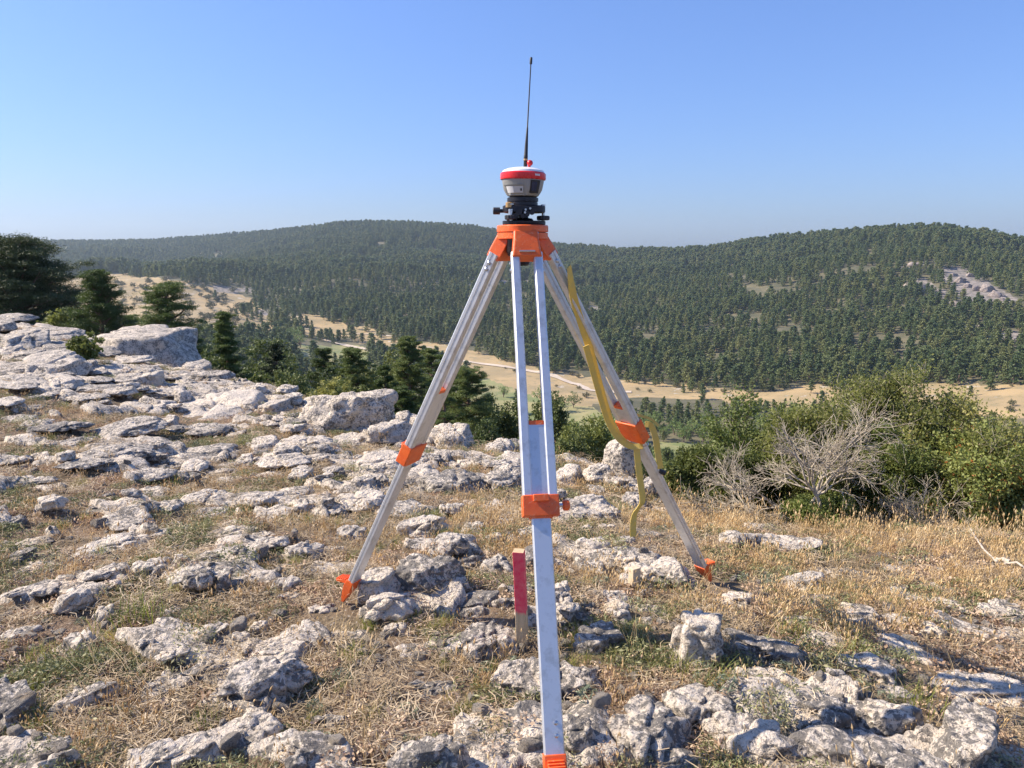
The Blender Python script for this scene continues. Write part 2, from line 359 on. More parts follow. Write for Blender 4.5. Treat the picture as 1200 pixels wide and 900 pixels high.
# ------------------------------------------------------------------ mesh helpers
def props(o, label=None, cat=None, group=None, kind=None):
    if label: o['label'] = label
    if cat: o['category'] = cat
    if group: o['group'] = group
    if kind: o['kind'] = kind
    return o
def mesh_np(name, V, T, mat, smooth=False):
    V = np.asarray(V, np.float32); T = np.asarray(T, np.int32)
    me = bpy.data.meshes.new(name); k = T.shape[1]
    me.vertices.add(len(V)); me.vertices.foreach_set('co', V.ravel())
    me.loops.add(T.size); me.loops.foreach_set('vertex_index', T.ravel())
    me.polygons.add(len(T)); me.polygons.foreach_set('loop_start', np.arange(len(T), dtype=np.int32) * k)
    me.update(calc_edges=True); me.validate()
    if smooth: me.polygons.foreach_set('use_smooth', np.ones(len(me.polygons), bool))
    for mm in (mat if isinstance(mat, (list, tuple)) else [mat]): me.materials.append(mm)
    return me
def link(name, me, parent=None, loc=(0, 0, 0)):
    o = bpy.data.objects.new(name, me); COL.objects.link(o); o.location = loc
    if parent: o.parent = parent
    return o
def empty(name, loc, label, cat, group=None):
    o = bpy.data.objects.new(name, None); COL.objects.link(o); o.location = loc; o.empty_display_size = .1
    return props(o, label, cat, group)
class MB:
    def __init__(s): s.v = []; s.f = []
    def add(s, vs, fs):
        n = len(s.v); s.v += [tuple(x) for x in vs]; s.f += [tuple(i + n for i in f) for f in fs]
    def loft(s, rings, cap=True):
        n = len(rings[0]); vs = [p for r in rings for p in r]; fs = []
        for i in range(len(rings) - 1):
            for j in range(n):
                a, c = i * n + j, i * n + (j + 1) % n; fs.append((a, c, c + n, a + n))
        if cap: fs.append(tuple(reversed(range(n)))); fs.append(tuple(range((len(rings) - 1) * n, len(rings) * n)))
        s.add(vs, fs)
    def box(s, c, x, y, z):             # centre and three half-axis vectors
        c, x, y, z = Vector(c), Vector(x), Vector(y), Vector(z)
        s.loft([[c - z - x - y, c - z + x - y, c - z + x + y, c - z - x + y], [c + z - x - y, c + z + x - y, c + z + x + y, c + z - x + y]])
    def tube(s, pts, rad, n=8, cap=True):
        pts = [Vector(p) for p in pts]; rings = []; up = Vector((.13, .29, .95))
        for i, p in enumerate(pts):
            t = (pts[min(i + 1, len(pts) - 1)] - pts[max(i - 1, 0)]).normalized()
            a = t.cross(up)
            if a.length < .1: a = t.cross(Vector((1, 0, 0)))
            a.normalize(); b_ = t.cross(a); r = rad[i] if isinstance(rad, (list, tuple)) else rad
            rings.append([p + (a * math.cos(2 * math.pi * k / n) + b_ * math.sin(2 * math.pi * k / n)) * r for k in range(n)])
        s.loft(rings, cap)
    def revolve(s, prof, o=(0, 0, 0), n=40):  # prof: (radius, z)
        o = Vector(o); s.loft([[o + Vector((r * math.cos(2 * math.pi * k / n), r * math.sin(2 * math.pi * k / n), z)) for k in range(n)] for r, z in prof])
    def build(s, name, mat, parent=None, smooth=35, bevel=0, base=None):
        base = Vector(base) if base is not None else (Vector(s.v[0]) if parent is None else parent_loc(parent))
        me = bpy.data.meshes.new(name); me.from_pydata([tuple(Vector(v) - base) for v in s.v], [], s.f); me.update(); me.validate()
        if smooth:
            me.polygons.foreach_set('use_smooth', np.ones(len(me.polygons), bool)); me.set_sharp_from_angle(angle=R(smooth))
        me.materials.append(mat)
        o = link(name, me, parent)
        if parent is None: o.location = base
        if bevel:
            b_ = o.modifiers.new('bevel', 'BEVEL'); b_.width = bevel; b_.segments = 2; b_.limit_method = 'ANGLE'; b_.angle_limit = R(40)
        return o
def parent_loc(p):
    v = Vector((0, 0, 0))
    while p is not None: v = v + p.location; p = p.parent
    return v

# ================================================================== GROUND SHEET
azf = np.arange(-46, 46.01, .2); azs = np.concatenate([np.arange(-180, -46, 3.0), azf, np.arange(49, 180, 3.0)])
rs = np.concatenate([[.02, .25, .45], np.geomspace(.6, 34, 470), np.geomspace(35, 6500, 300)])
A, RR = np.meshgrid(np.radians(azs), rs); X = (RR * np.sin(A)).ravel(); Y = (RR * np.cos(A)).ravel(); Z = G(X, Y)
na, nr = len(azs), len(rs)
i, j = np.meshgrid(np.arange(nr - 1), np.arange(na), indexing='ij'); j2 = (j + 1) % na
Q = np.stack([i * na + j, (i + 1) * na + j, (i + 1) * na + j2, i * na + j2], -1).reshape(-1, 4)[:, ::-1]
me = mesh_np('ground', np.stack([X, Y, Z], 1), Q, M['ground'], True)
dm, gm, cm = masks(X, Y, Z, False); near = 1 - np.clip((np.hypot(X, Y) - 60) / 60, 0, 1)
ca = me.color_attributes.new('region', 'FLOAT_COLOR', 'POINT'); ca.data.foreach_set('color', np.stack([dm, gm, near, np.ones_like(near)], 1).astype(np.float32).ravel())
bd_ = np.where(np.hypot(X, Y) < 46, BED(X, Y), 0); ba = me.attributes.new('bedrock', 'FLOAT', 'POINT'); ba.data.foreach_set('value', bd_.astype(np.float32))
fa = me.attributes.new('stone', 'FLOAT', 'POINT'); fa.data.foreach_set('value', cm.astype(np.float32))
props(link('ground', me), kind='structure')

# dirt track across the valley meadow
def drape_path(pts, width, name, lift=.35):
    P = [ground_hit(*p) for p in pts]; S = []
    for k in range(len(P) - 1):
        for t in np.linspace(0, 1, 12, endpoint=False): S.append(P[k].lerp(P[k + 1], float(t)))
    S.append(P[-1]); S = [Vector((s.x, s.y)) for s in S]
    for _ in range(6): S = [S[0]] + [(S[k - 1] + S[k] * 2 + S[k + 1]) / 4 for k in range(1, len(S) - 1)] + [S[-1]]
    V, Fc = [], []
    for k, s in enumerate(S):
        t = (S[min(k + 1, len(S) - 1)] - S[max(k - 1, 0)]).normalized(); n_ = Vector((-t.y, t.x)); w = width * (1 + .25 * math.sin(k * .9) * math.sin(k * .23))
        for e in (-1, -.33, .33, 1):
            q_ = s + n_ * e * w; V.append((q_.x, q_.y, g1(q_.x, q_.y) + lift))
    for k in range(len(S) - 1):
        for e in range(3): a = k * 4 + e; Fc.append((a, a + 1, a + 5, a + 4))
    return props(link(name, mesh_np(name, V, Fc, M['road'], True)), kind='structure')
drape_path([(372, 396), (420, 408), (455, 416), (500, 420), (545, 424), (600, 432), (640, 438), (672, 450), (690, 458), (740, 460)], 2.2, 'dirt_track')
drape_path([(408, 392), (430, 392), (470, 396)], 1.2, 'path')
drape_path([(1092, 387), (1110, 387), (1130, 384), (1153, 382)], 1.6, 'path')

# ================================================================== ROCKS
def ico(level):
    bm = bmesh.new(); bmesh.ops.create_icosphere(bm, subdivisions=level, radius=1)
    V = np.array([v.co[:] for v in bm.verts]); T = np.array([[v.index for v in f.verts] for f in bm.faces]); bm.free()
    return V / np.linalg.norm(V, axis=1)[:, None], T
ICO = {k: ico(k) for k in (3, 4, 5, 6)}
def rock_mesh(seed, W, D, H, kind, level, name='rock', mat=None):
    rs_ = np.random.RandomState(seed); Dv, T = ICO[level]
    pl = []
    nside = rs_.randint(5, 9); a0 = rs_.rand() * 6.28
    for k in range(nside):
        a = a0 + 6.283 * k / nside + rs_.uniform(-.3, .3); e = rs_.uniform(-.1, .45) if kind == 'b' else rs_.uniform(.1, .7)
        pl.append((math.cos(a) * math.cos(e), math.sin(a) * math.cos(e), math.sin(e), rs_.uniform(.72, .98)))
    ta = rs_.uniform(2.6, 4.6); te = rs_.uniform(1.2, 1.5) if kind == 'b' else rs_.uniform(1.38, 1.55)
    pl.append((math.cos(ta) * math.cos(te), math.sin(ta) * math.cos(te), math.sin(te), rs_.uniform(.50, .68) if kind == 'b' else rs_.uniform(.42, .58)))
    for k in range(2 if kind == 'b' else 1):
        a = rs_.rand() * 6.28; e = rs_.uniform(1.0, 1.45)
        pl.append((math.cos(a) * math.cos(e), math.sin(a) * math.cos(e), math.sin(e), rs_.uniform(.62, .9) if kind == 'b' else rs_.uniform(.55, .75)))
    pl.append((0, 0, -1, .75))
    r = np.full(len(Dv), 1.15)
    for (a, b_, c_, d) in pl:
        dt = Dv @ np.array([a, b_, c_]); r = np.minimum(r, np.where(dt > .05, d / np.maximum(dt, .05), 9))
    k_ = 12.0   # soft blend with the sphere keeps edges from being razor sharp
    P = Dv * r[:, None]
    sc = np.array([W / 2, D / 2, H]); P = P * sc
    S = (W + D) / 2; off = rs_.rand(3) * 100
    nz = fbm(P / (S * .38) + off, 3, seed % 97) * .055 * S
    wp = P + fbm(P / (S * .3) + off, 2, 5)[:, None] * .1 * S
    rg = 1 - np.abs(fbm(wp / (.16 + .1 * S) + off * 1.3, 3, 7)); nz -= np.clip(rg - .80, 0, 1) * .30 * min(S, .5)
    nz += fbm(P / .045 + off, 3, 11) * .0095 + fbm(P / .13 + off, 2, 13) * .012 * min(1, S * 2)
    for _ in range(rs_.randint(1, 4)):          # narrow solution cracks
        nn_ = rs_.normal(size=3); nn_[2] *= .35; nn_ /= np.linalg.norm(nn_); dd_ = np.abs(P @ nn_ - rs_.uniform(-.25, .25) * S + fbm(P / (S * .2) + off, 2, 19) * .035 * S)
        nz -= np.exp(-(dd_ / (.022 * S + .004)) ** 2) * (.05 * S + .008)
    # bedding notches
    lay = np.sin((P[:, 2] + fbm(P / (S * .6) + off, 2, 17) * .03) * (6.28 / (.06 + .10 * rs_.rand())))
    rad = np.clip(np.hypot(P[:, 0] / sc[0], P[:, 1] / sc[1]), 0, 1)
    nz -= np.clip(lay - .55, 0, 1) * .05 * min(S, .5) * rad
    P = P + Dv * np.minimum(np.abs(nz), .35 * min(W, D, 2.2 * H))[:, None] * np.sign(nz)[:, None] * np.array([1, 1, .6])
    P[:, 2] += H * .16
    return mesh_np(name, P, T, mat or M['rock'], True)

# each rock: centre px, py, width px, height px, kind (b block, s slab), tone (0 mixed, 1 dark lichened, 2 pale), turn in degrees
RK = [
(10,371,44,13,'s',1,0),(6,384,22,12,'b',1,0),(30,398,46,24,'b',1,0),(2,409,42,26,'s',2,0),(62,386,60,14,'s',0,0),(66,403,56,16,'s',1,0),(178,406,100,54,'B',0,0),
(143,409,28,13,'b',1,0),(158,419,42,11,'s',2,0),(62,427,68,24,'b',2,0),(103,428,20,13,'b',0,0),(36,416,34,12,'b',1,0),(232,428,28,12,'b',1,0),(62,452,46,24,'s',2,0),
(20,444,48,14,'s',1,0),(75,468,15,11,'b',1,0),(137,431,26,9,'s',2,0),(146,439,32,9,'s',0,0),(175,446,32,20,'b',2,0),(202,457,32,9,'s',1,0),(113,439,22,8,'s',0,0),
(165,472,62,22,'s',2,0),(213,463,18,15,'b',2,0),(256,470,94,40,'s',2,18),(22,489,34,11,'s',0,0),(35,476,25,8,'s',1,0),(70,502,62,11,'s',1,0),(76,518,52,10,'s',1,0),(155,502,68,20,'s',1,0),
(197,496,22,15,'b',2,0),(211,509,24,8,'s',1,0),(250,443,42,10,'b',1,0),(302,455,15,9,'b',2,0),(323,476,36,18,'b',2,0),(345,467,20,12,'b',2,0),(309,463,24,10,'s',1,0),(336,459,22,9,'b',0,0),(362,462,18,8,'s',0,0),
(398,469,48,14,'b',0,0),(409,490,98,30,'K',0,8),(455,506,42,26,'b',2,25),(472,490,20,14,'b',0,0),(484,492,22,12,'b',0,0),(307,517,34,26,'s',2,0),(357,514,58,18,'s',2,0),(409,513,52,24,'s',2,20),
(336,541,50,17,'s',2,0),(405,539,40,22,'s',2,0),(444,538,54,32,'s',2,0),(236,529,74,28,'s',1,0),(230,547,27,13,'s',2,0),(288,541,18,13,'b',2,0),(352,557,29,20,'b',2,0),(347,575,33,12,'s',0,0),
(427,567,24,19,'b',2,0),(445,563,20,11,'b',2,0),(423,587,52,24,'s',2,0),(270,561,28,11,'s',2,0),(244,579,46,17,'s',2,0),(245,599,36,19,'s',1,0),(307,588,39,16,'s',0,0),(359,592,22,13,'b',2,0),
(383,588,15,13,'b',0,0),(410,613,26,12,'s',2,0),(264,623,62,12,'s',2,0),(222,619,26,10,'s',2,0),(312,626,28,8,'s',0,0),
(526,512,56,34,'b',0,0),(563,513,22,17,'b',0,0),(584,529,38,18,'b',2,0),(604,526,20,12,'b',1,0),(583,542,26,9,'s',2,0),(540,538,50,22,'s',2,20),(534,568,64,36,'b',1,0),(582,565,56,34,'b',0,0),
(493,551,36,22,'s',2,0),(607,562,20,22,'b',1,0),(664,558,36,28,'b',2,0),(657,526,25,23,'b',2,0),(681,529,28,22,'b',1,0),(724,542,34,30,'K',0,20),(700,559,32,18,'b',0,0),(687,589,58,34,'s',0,25),
(697,574,20,9,'b',2,0),(741,588,28,24,'b',1,0),(694,638,36,16,'b',2,0),(686,620,15,9,'b',2,0),(493,618,52,24,'b',0,0),(528,641,38,24,'b',1,0),(556,618,27,18,'s',1,0),(497,669,70,34,'b',1,0),
(548,661,27,18,'b',0,0),(584,664,36,26,'b',1,0),(478,592,38,22,'s',1,0),(624,655,24,30,'b',0,0),(64,520,62,12,'s',1,0),(137,526,66,18,'s',1,0),(18,537,28,9,'s',0,0),(77,538,18,11,'b',2,0),
(102,549,50,11,'s',1,0),(52,561,26,8,'s',0,0),(30,548,16,7,'b',1,0),(10,589,28,11,'s',0,0),(62,589,25,15,'b',0,0),(133,633,76,24,'s',2,0),(37,634,40,13,'s',0,0),(40,664,38,13,'s',0,0),
(120,673,36,11,'s',0,0),(180,669,44,26,'b',2,0),(212,656,19,14,'b',2,0),(243,649,27,13,'s',2,0),(225,669,32,18,'s',2,0),(233,693,30,20,'b',0,0),(262,689,25,21,'b',1,0),(57,691,30,14,'s',0,0),
(87,706,32,24,'b',2,0),(20,692,22,9,'s',0,0),(199,599,27,12,'s',0,0),(122,719,21,20,'b',0,0),(94,756,30,30,'b',2,0),(21,740,40,16,'s',2,0),(191,716,29,14,'s',0,0),(172,754,25,9,'b',2,20),
(172,779,27,13,'s',2,0),(194,803,72,34,'s',1,-20),(96,819,70,34,'b',0,-10),(16,832,54,50,'b',1,0),(206,886,106,40,'b',0,0),(70,890,44,20,'b',0,0),(304,737,20,15,'b',2,0),(312,788,94,42,'b',1,-12),
(333,758,52,20,'s',2,0),(355,648,48,24,'b',0,0),(312,633,48,16,'s',0,0),(392,664,66,22,'s',2,0),(441,684,46,34,'b',0,0),(455,709,56,26,'b',2,0),(462,738,26,15,'b',2,0),(408,743,52,13,'s',0,15),
(474,762,74,15,'s',0,0),(505,803,58,16,'s',1,0),(386,818,30,11,'s',0,0),(390,641,25,9,'s',2,0),(549,703,74,36,'s',1,0),(566,743,78,42,'s',1,-10),(505,883,78,42,'b',1,0),(301,847,44,40,'s',2,-30),
(640,793,122,54,'b',0,0),(679,860,40,34,'b',2,0),(704,747,54,34,'b',1,0),(661,712,28,11,'s',0,0),(772,674,82,38,'b',2,15),(736,656,28,18,'b',0,0),(818,744,58,56,'W',2,0),(890,758,96,36,'b',1,12),
(757,845,74,96,'s',1,25),(822,815,76,44,'s',1,20),(884,864,96,54,'b',0,12),(914,638,74,12,'s',2,0),(893,618,42,14,'s',1,0),(942,684,54,24,'b',1,0),(988,671,58,14,'s',0,0),(1050,666,22,9,'s',2,0),
(1102,689,42,11,'s',0,0),(1101,705,58,9,'s',2,0),(1010,717,52,26,'s',0,15),(1052,723,38,13,'s',2,0),(1054,751,64,26,'s',2,10),(1084,769,32,20,'s',2,30),(1014,782,62,30,'b',2,15),(1091,743,27,17,'b',2,0),
(1135,731,76,17,'s',0,0),(1184,717,66,22,'b',0,-8),(1158,803,122,40,'s',2,-6),(966,829,62,40,'b',1,15),(1036,840,74,42,'b',0,0),(1022,886,150,40,'b',1,6),(1128,862,62,104,'b',0,8),(790,892,70,34,'s',1,0),
(1188,742,34,13,'s',0,0),(760,712,44,12,'s',0,0),(655,700,18,12,'b',0,0),(715,603,24,10,'b',0,0),(760,569,20,16,'b',2,0),(748,574,16,12,'b',2,0),(773,590,14,10,'b',0,0),(700,577,16,10,'b',0,0),(640,540,26,14,'b',1,0)]
_r = random.Random(5)
def _over(px, py, w, h): return any(abs(px - a[0]) < (w + a[2]) * .42 and abs(py - a[1]) < (h + a[3]) * .42 for a in RK)
for (x0, x1, y0, y1, n_, w0, w1, asp) in ((0, 230, 380, 470, 34, 14, 46, .26), (180, 480, 450, 560, 34, 12, 44, .34), (460, 800, 500, 625, 30, 12, 44, .45), (0, 420, 540, 700, 20, 12, 34, .45), (420, 800, 620, 760, 18, 12, 40, .5), (0, 420, 700, 890, 14, 14, 44, .5), (800, 1200, 690, 890, 16, 14, 50, .4)):
    t_ = 0; g_ = 0
    while t_ < n_ and g_ < 4000:
        g_ += 1; px = _r.uniform(x0, x1); py = _r.uniform(y0, y1); w = _r.uniform(w0, w1); h = w * asp * _r.uniform(.75, 1.3)
        if py < np.interp(px, [0, 100, 200, 300, 460, 560, 700, 780, 830, 1200], [385, 400, 436, 460, 500, 518, 550, 585, 620, 690]) or _over(px, py, w, h): continue
        RK.append((round(px), round(py), w, h, 's' if _r.random() < .6 else 'b', _r.choice((0, 0, 1, 1, 2)), _r.uniform(-25, 25))); t_ += 1
LM = [('the left tripod foot', 403, 705), ('the right tripod foot', 832, 680), ('the front tripod foot', 652, 890), ('the red topped stake', 610, 720), ('the big boulder by the pines', 178, 405),
      ('the grey dead shrub', 935, 575), ('the cut wooden peg', 742, 682), ('the bleached fallen branch', 1160, 668), ('the hanging strap end', 745, 618), ('the small bush among the rocks', 105, 408),
      ('the left leg clamp', 478, 530), ('the front leg clamp', 633, 594), ('the flat topped block with a dark front', 409, 488), ('the big pine', 30, 350), ('the long white slab in dry grass', 133, 633),
      ('the white wedge shaped rock', 818, 744), ('the bright low juniper', 955, 600), ('the tall narrow slab at the lower right', 1128, 862), ('the lower left corner of the ground', 20, 890), ('the lichened block left of the tripod', 312, 788), ('the long pale slab at the right edge', 1158, 803)]
used_labels = {}
def rel_phrase(px, py, skip=None):
    ds = sorted((math.hypot(px - x, (py - y) * 1.4), n_, x, y) for n_, x, y in LM if n_ != skip)
    out = []
    for d, n_, x, y in ds[:3]:
        dx, dy = px - x, (py - y) * 1.4
        q_ = 'just ' if d < 35 else ('well ' if d > 130 else '')
        if abs(dx) > abs(dy): w = 'right of' if dx > 0 else 'left of'
        else: w = 'in front of' if dy > 0 else 'behind'
        out.append(q_ + w + ' ' + n_)
    return out
def mk_label(base, px, py, skip=None):
    c_ = rel_phrase(px, py, skip)
    row = 'near the ground edge' if py < 470 else ('in the far rock field' if py < 540 else ('in the middle ground' if py < 640 else ('in the nearer grass' if py < 760 else 'in the foreground')))
    for t in (base + ' ' + c_[0], base + ' ' + c_[0] + ' ' + row, base + ' ' + c_[1], base + ' ' + c_[1] + ' ' + row, base + ' ' + c_[2], base + ' ' + c_[2] + ' ' + row):
        if t not in used_labels and len(t.split()) <= 16: used_labels[t] = 1; return t
    for adj in ('weathered', 'cracked', 'rough', 'pitted', 'half buried', 'worn', 'uneven', 'rugged'):
        t = adj + ' ' + base + ' ' + c_[0]
        if t not in used_labels and len(t.split()) <= 16: used_labels[t] = 1; return t
    return base + ' ' + c_[0]
FOOT = []        # rock footprints, for keeping plants off them: x, y, a, b, rot
special = {(178, 406): 'largest rounded limestone boulder in front of the pines at the ground edge', (409, 490): 'long flat topped limestone block with a dark shaded front face',
           (818, 744): 'bright white wedge shaped limestone with a shaded right face', (133, 633): 'long white limestone slab lying alone in dry grass on the left',
           (1158, 803): 'long pale slab with an orange lichen spot at the right edge', (1128, 862): 'tall narrow limestone slab pointing at the viewer at the lower right', (724, 542): 'upright square limestone block behind the hanging yellow strap',
           (640, 793): 'broad lichened limestone outcrop behind the lower front tripod leg'}
for n_, (px, py, w, h, kd, tone, rot) in enumerate(RK):
    c = ground_hit(px, py + h * .22); sc = math.sqrt(c.x ** 2 + c.y ** 2 + (CZ - c.z) ** 2) / math.sqrt(1 + ((px - 600) / F) ** 2 + ((py - 450) / F) ** 2) / F
    dep_ang = math.atan2(CZ - c.z, math.hypot(c.x, c.y)); Wm = w * sc * 1.16; hm = h * sc * 1.12
    fr = {'s': .30, 'b': .50, 'B': .75, 'K': .85, 'W': .60}[kd]
    H = hm * fr / math.cos(dep_ang); D = min(max((hm - H * math.cos(dep_ang) * .9) / math.sin(dep_ang), Wm * .45), Wm * 2.2)
    H = H * {'s': 1.12, 'b': 1.08, 'B': .86, 'K': 1.4, 'W': 1.0}[kd] * (.72 if (w > 60 and py > 680 and kd == 'b') else 1)
    lv = 6 if w > 88 and py > 700 else (5 if w > 44 else 4)
    kk = 'b' if kd in 'bBKW' else 's'
    me = rock_mesh(100 + n_ + (541 if kd == 'W' else 0), Wm, D, H, kk, lv, 'limestone_rock', [M['rock'], M['rock_dark'], M['rock_pale']][tone])
    o = link('limestone_rock', me, None, (c.x, c.y, c.z + (.006 + H * .03 if kd != 's' else -H * .13))); o.rotation_euler = (rnd.uniform(-.06, .06), rnd.uniform(-.06, .06), R(-rot + rnd.uniform(-8, 8)) - math.atan2(c.x, c.y))
    size = 'large' if w > 62 else ('medium' if w > 34 else 'small'); ton = ['grey', 'dark lichened', 'pale'][tone]; shp = 'limestone slab' if kk == 's' else 'limestone block'
    lab = special.get((px, py)) or mk_label(size + ' ' + ton + ' ' + shp, px, py)
    props(o, lab, 'rock', 'limestone rocks on the hilltop')
    FOOT.append((c.x, c.y, Wm / 2, D / 2, o.rotation_euler.z))
FT = np.array(FOOT)
def clear_of_rocks(x, y, k=.86):
    ok = np.ones(len(x), bool)
    for (fx, fy, a, b_, ro) in FT:
        dx, dy = x - fx, y - fy; m_ = (np.abs(dx) < a + b_) & (np.abs(dy) < a + b_)
        if not m_.any(): continue
        u = dx * math.cos(ro) + dy * math.sin(ro); v_ = -dx * math.sin(ro) + dy * math.cos(ro)
        ok &= (u / a) ** 2 + (v_ / b_) ** 2 > k * k
    return ok
# loose small stones between them (each its own object, ten shared shapes)
protos = [rock_mesh(900 + k, 1, .8, .42, 'b' if k % 2 else 's', 3, 'limestone_stone', [M['rock'], M['rock_pale'], M['rock_dark']][k % 3]) for k in range(9)]
cnt = 0
while cnt < 105:
    px, py = rnd.uniform(0, 1200), 460 + (rnd.random() ** .8) * 430
    if py < np.interp(px, [0, 100, 300, 460, 700, 830, 1200], [385, 400, 465, 505, 545, 615, 650]): continue
    c = ground_hit(px, py)
    s_ = rnd.uniform(.022, .06) * (1 + .10 * c.length)
    if not clear_of_rocks(np.array([c.x]), np.array([c.y]), 1.0)[0]: continue
    o = link('limestone_stone', protos[cnt % 9], None, (c.x, c.y, c.z + s_ * .05)); o.scale = (s_, s_ * rnd.uniform(.6, 1), s_ * rnd.uniform(.8, 1.2)); o.rotation_euler = (rnd.uniform(-.2, .2), rnd.uniform(-.2, .2), rnd.uniform(0, 6.3))
    zone = 'left' if px < 400 else ('right' if px > 780 else 'tripod')
    zt = {'left': 'on the left side of the hilltop', 'right': 'in the dry grass on the right', 'tripod': 'scattered under and around the tripod'}[zone]
    ds_ = 'tiny far' if py < 560 else ('small loose' if py < 700 else 'small foreground')
    props(o, mk_label(['grey', 'pale', 'dark'][cnt % 3] + ' ' + ds_ + ' stone', px, py), 'stone', 'small loose stones'); cnt += 1

# ================================================================== TRIPOD
HD = 2.38                                  # forward distance of the instrument's axis
def HZ(py, px=613, d=HD): return at(px, py, d).z
hc = at(612.5, 264, HD); HX, HY = hc.x, hc.y
ztop = hc.z
tips = {}
for k, (px, py) in {'front': (652, 936), 'left': (403, 709), 'right': (832, 684)}.items():
    tips[k] = ground_hit(px, py)
root = empty('survey_tripod', (HX, HY, tips['left'].z), 'aluminium and orange survey tripod with extended legs standing among the rocks', 'tripod')
mm = .001
def hexring(r, z, n=36, sq=.0):            # rounded triangle facing the three legs
    out = []
    for k in range(n):
        a = 2 * math.pi * k / n; rr = r * (1 + .055 * math.cos(3 * (a + math.pi / 2)))
        out.append(Vector((HX + rr * math.cos(a), HY + rr * math.sin(a), z)))
    return out
b = MB(); b.loft([hexring(.078, ztop - .021), hexring(.080, ztop - .020), hexring(.080, ztop - .003), hexring(.077, ztop)]); b.build('head_plate', M['orange'], root)
b = MB(); b.loft([hexring(.070, ztop - .0235), hexring(.070, ztop - .0205)]); b.build('gap_shade', M['black'], root)  # black disc standing in for the shade in the gap between plate and hub
b = MB(); b.loft([hexring(.072, ztop - .043), hexring(.079, ztop - .041), hexring(.079, ztop - .0240), hexring(.077, ztop - .0232)]); b.build('head_hub', M['orange'], root)
b = MB(); b.revolve([(.045, ztop - .095), (.052, ztop - .08), (.052, ztop - .042)], (HX, HY, 0), 24); b.revolve([(.016, ztop - .125), (.022, ztop - .12), (.022, ztop - .095)], (HX, HY, 0), 16); b.build('fixing_screw', M['black'], root)
def solve_s(H, a, L, py):
    lo, hi = 0., L
    for _ in range(40):
        s_ = (lo + hi) / 2; p = H + a * s_
        if float(proj(p.x, p.y, p.z)[1]) < py: lo = s_
        else: hi = s_
    return lo
spec = {'front': dict(clamp=(580, 606), inner=498, foot=884, az=-90 + 2), 'left': dict(clamp=(519, 540), inner=458, foot=668, az=150), 'right': dict(clamp=(492, 514), inner=476, foot=650, az=26)}
LEG = {}
for nm, sp_ in spec.items():
    T_ = tips[nm] + Vector((0, 0, .004)); az = math.atan2(T_.y - HY, T_.x - HX)
    rad = Vector((math.cos(az), math.sin(az), 0)); H_ = Vector((HX, HY, ztop - .038)) + rad * (.070 if nm == 'front' else .054)
    a = (T_ - H_); L = a.length; a.normalize(); w = Vector((-math.sin(az), math.cos(az), 0)); n_ = w.cross(a).normalized()
    if n_.dot(rad) < 0: n_ = -n_
    P3 = lambda s_, u, v_: H_ + a * s_ + w * u + n_ * v_
    s0 = .055; sc0 = solve_s(H_, a, L, sp_['clamp'][0]); sc1 = solve_s(H_, a, L, sp_['clamp'][1]); si = solve_s(H_, a, L, sp_['inner']); sf = solve_s(H_, a, L, sp_['foot'])
    sf = min(sf, L - .075) if nm == 'front' else L - .125
    LEG[nm] = (H_, a, w, n_, L, sc0, sc1)
    # upper rods: grooved profile
    def prof(cx, s_, hw=.0130, hd=.0165, side=1):
        c_ = .004; g_ = .0022
        pts = [(-hw + c_, -hd), (hw - c_, -hd), (hw, -hd + c_), (hw, -.004), (hw - g_, -.003), (hw - g_, .003), (hw, .004), (hw, hd - c_), (hw - c_, hd), (-hw + c_, hd), (-hw, hd - c_), (-hw, .004), (-hw + g_, .003), (-hw + g_, -.003), (-hw, -.004), (-hw, -hd + c_)]
        return [P3(s_, cx + u, v_) for u, v_ in pts]
    leg = MB()
    for sd_ in (-1, 1): leg.loft([prof(sd_ * .0345, s0), prof(sd_ * .0345, sc0 + .01)])
    lego = leg.build('leg', M['alu'], root, 30)
    t = MB()
    def tubeprof(s_, hw=.0258, hd=.0125, c_=.003):
        return [P3(s_, u, v_) for u, v_ in [(-hw + c_, -hd), (hw - c_, -hd), (hw, -hd + c_), (hw, -.003), (hw - .0018, -.002), (hw - .0018, .002), (hw, .003), (hw, hd - c_), (hw - c_, hd), (-hw + c_, hd), (-hw, hd - c_), (-hw, .003), (-hw + .0018, .002), (-hw + .0018, -.002), (-hw, -.003), (-hw, -hd + c_)]]
    t.loft([tubeprof(si), tubeprof(sf + .03)]); t.build('lower_tube', M['alu'], lego, 30)
    t = MB(); t.box(P3(si - .004, 0, 0), w * .0205, n_ * .0135, a * .006); t.build('end_cap', M['orange'], lego, 30)
    # clamp
    t = MB(); cc = (sc0 + sc1) / 2; ch = (sc1 - sc0) / 2 + .001
    t.box(P3(cc, 0, 0), w * .0505, n_ * .0205, a * ch * .93)
    t.box(P3(cc - ch * .62, 0, .026), w * .022, n_ * .0045, a * ch * .32)
    t.box(P3(cc + ch * .98, 0, 0), w * .032, n_ * .0185, a * .004)
    t.build('clamp', M['orange'], lego, 30, .0025)
    t = MB(); kd_ = 1 if nm != 'left' else -1
    if nm == 'front' and w.x < 0: kd_ = -1
    t.tube([P3(cc, kd_ * .050, 0), P3(cc, kd_ * .064, 0)], .006, 10); t.build('screw', M['steel'], lego)
    t = MB(); kp = []
    if nm == 'front':
        for k in range(20):
            pass
        t.tube([P3(cc, kd_ * .062, 0), P3(cc, kd_ * .066, 0), P3(cc, kd_ * .078, 0), P3(cc, kd_ * .081, 0)], [.012, .0155, .0155, .011], 12)
    else:
        t.loft([[P3(cc - .012, kd_ * .006 + u, .026 + v_) for u, v_ in ((-.018, -.006), (.018, -.006), (.014, .022), (-.014, .022))], [P3(cc + .022, kd_ * .004 + u, .030 + v_) for u, v_ in ((-.014, -.008), (.014, -.008), (.010, .006), (-.010, .006))]])
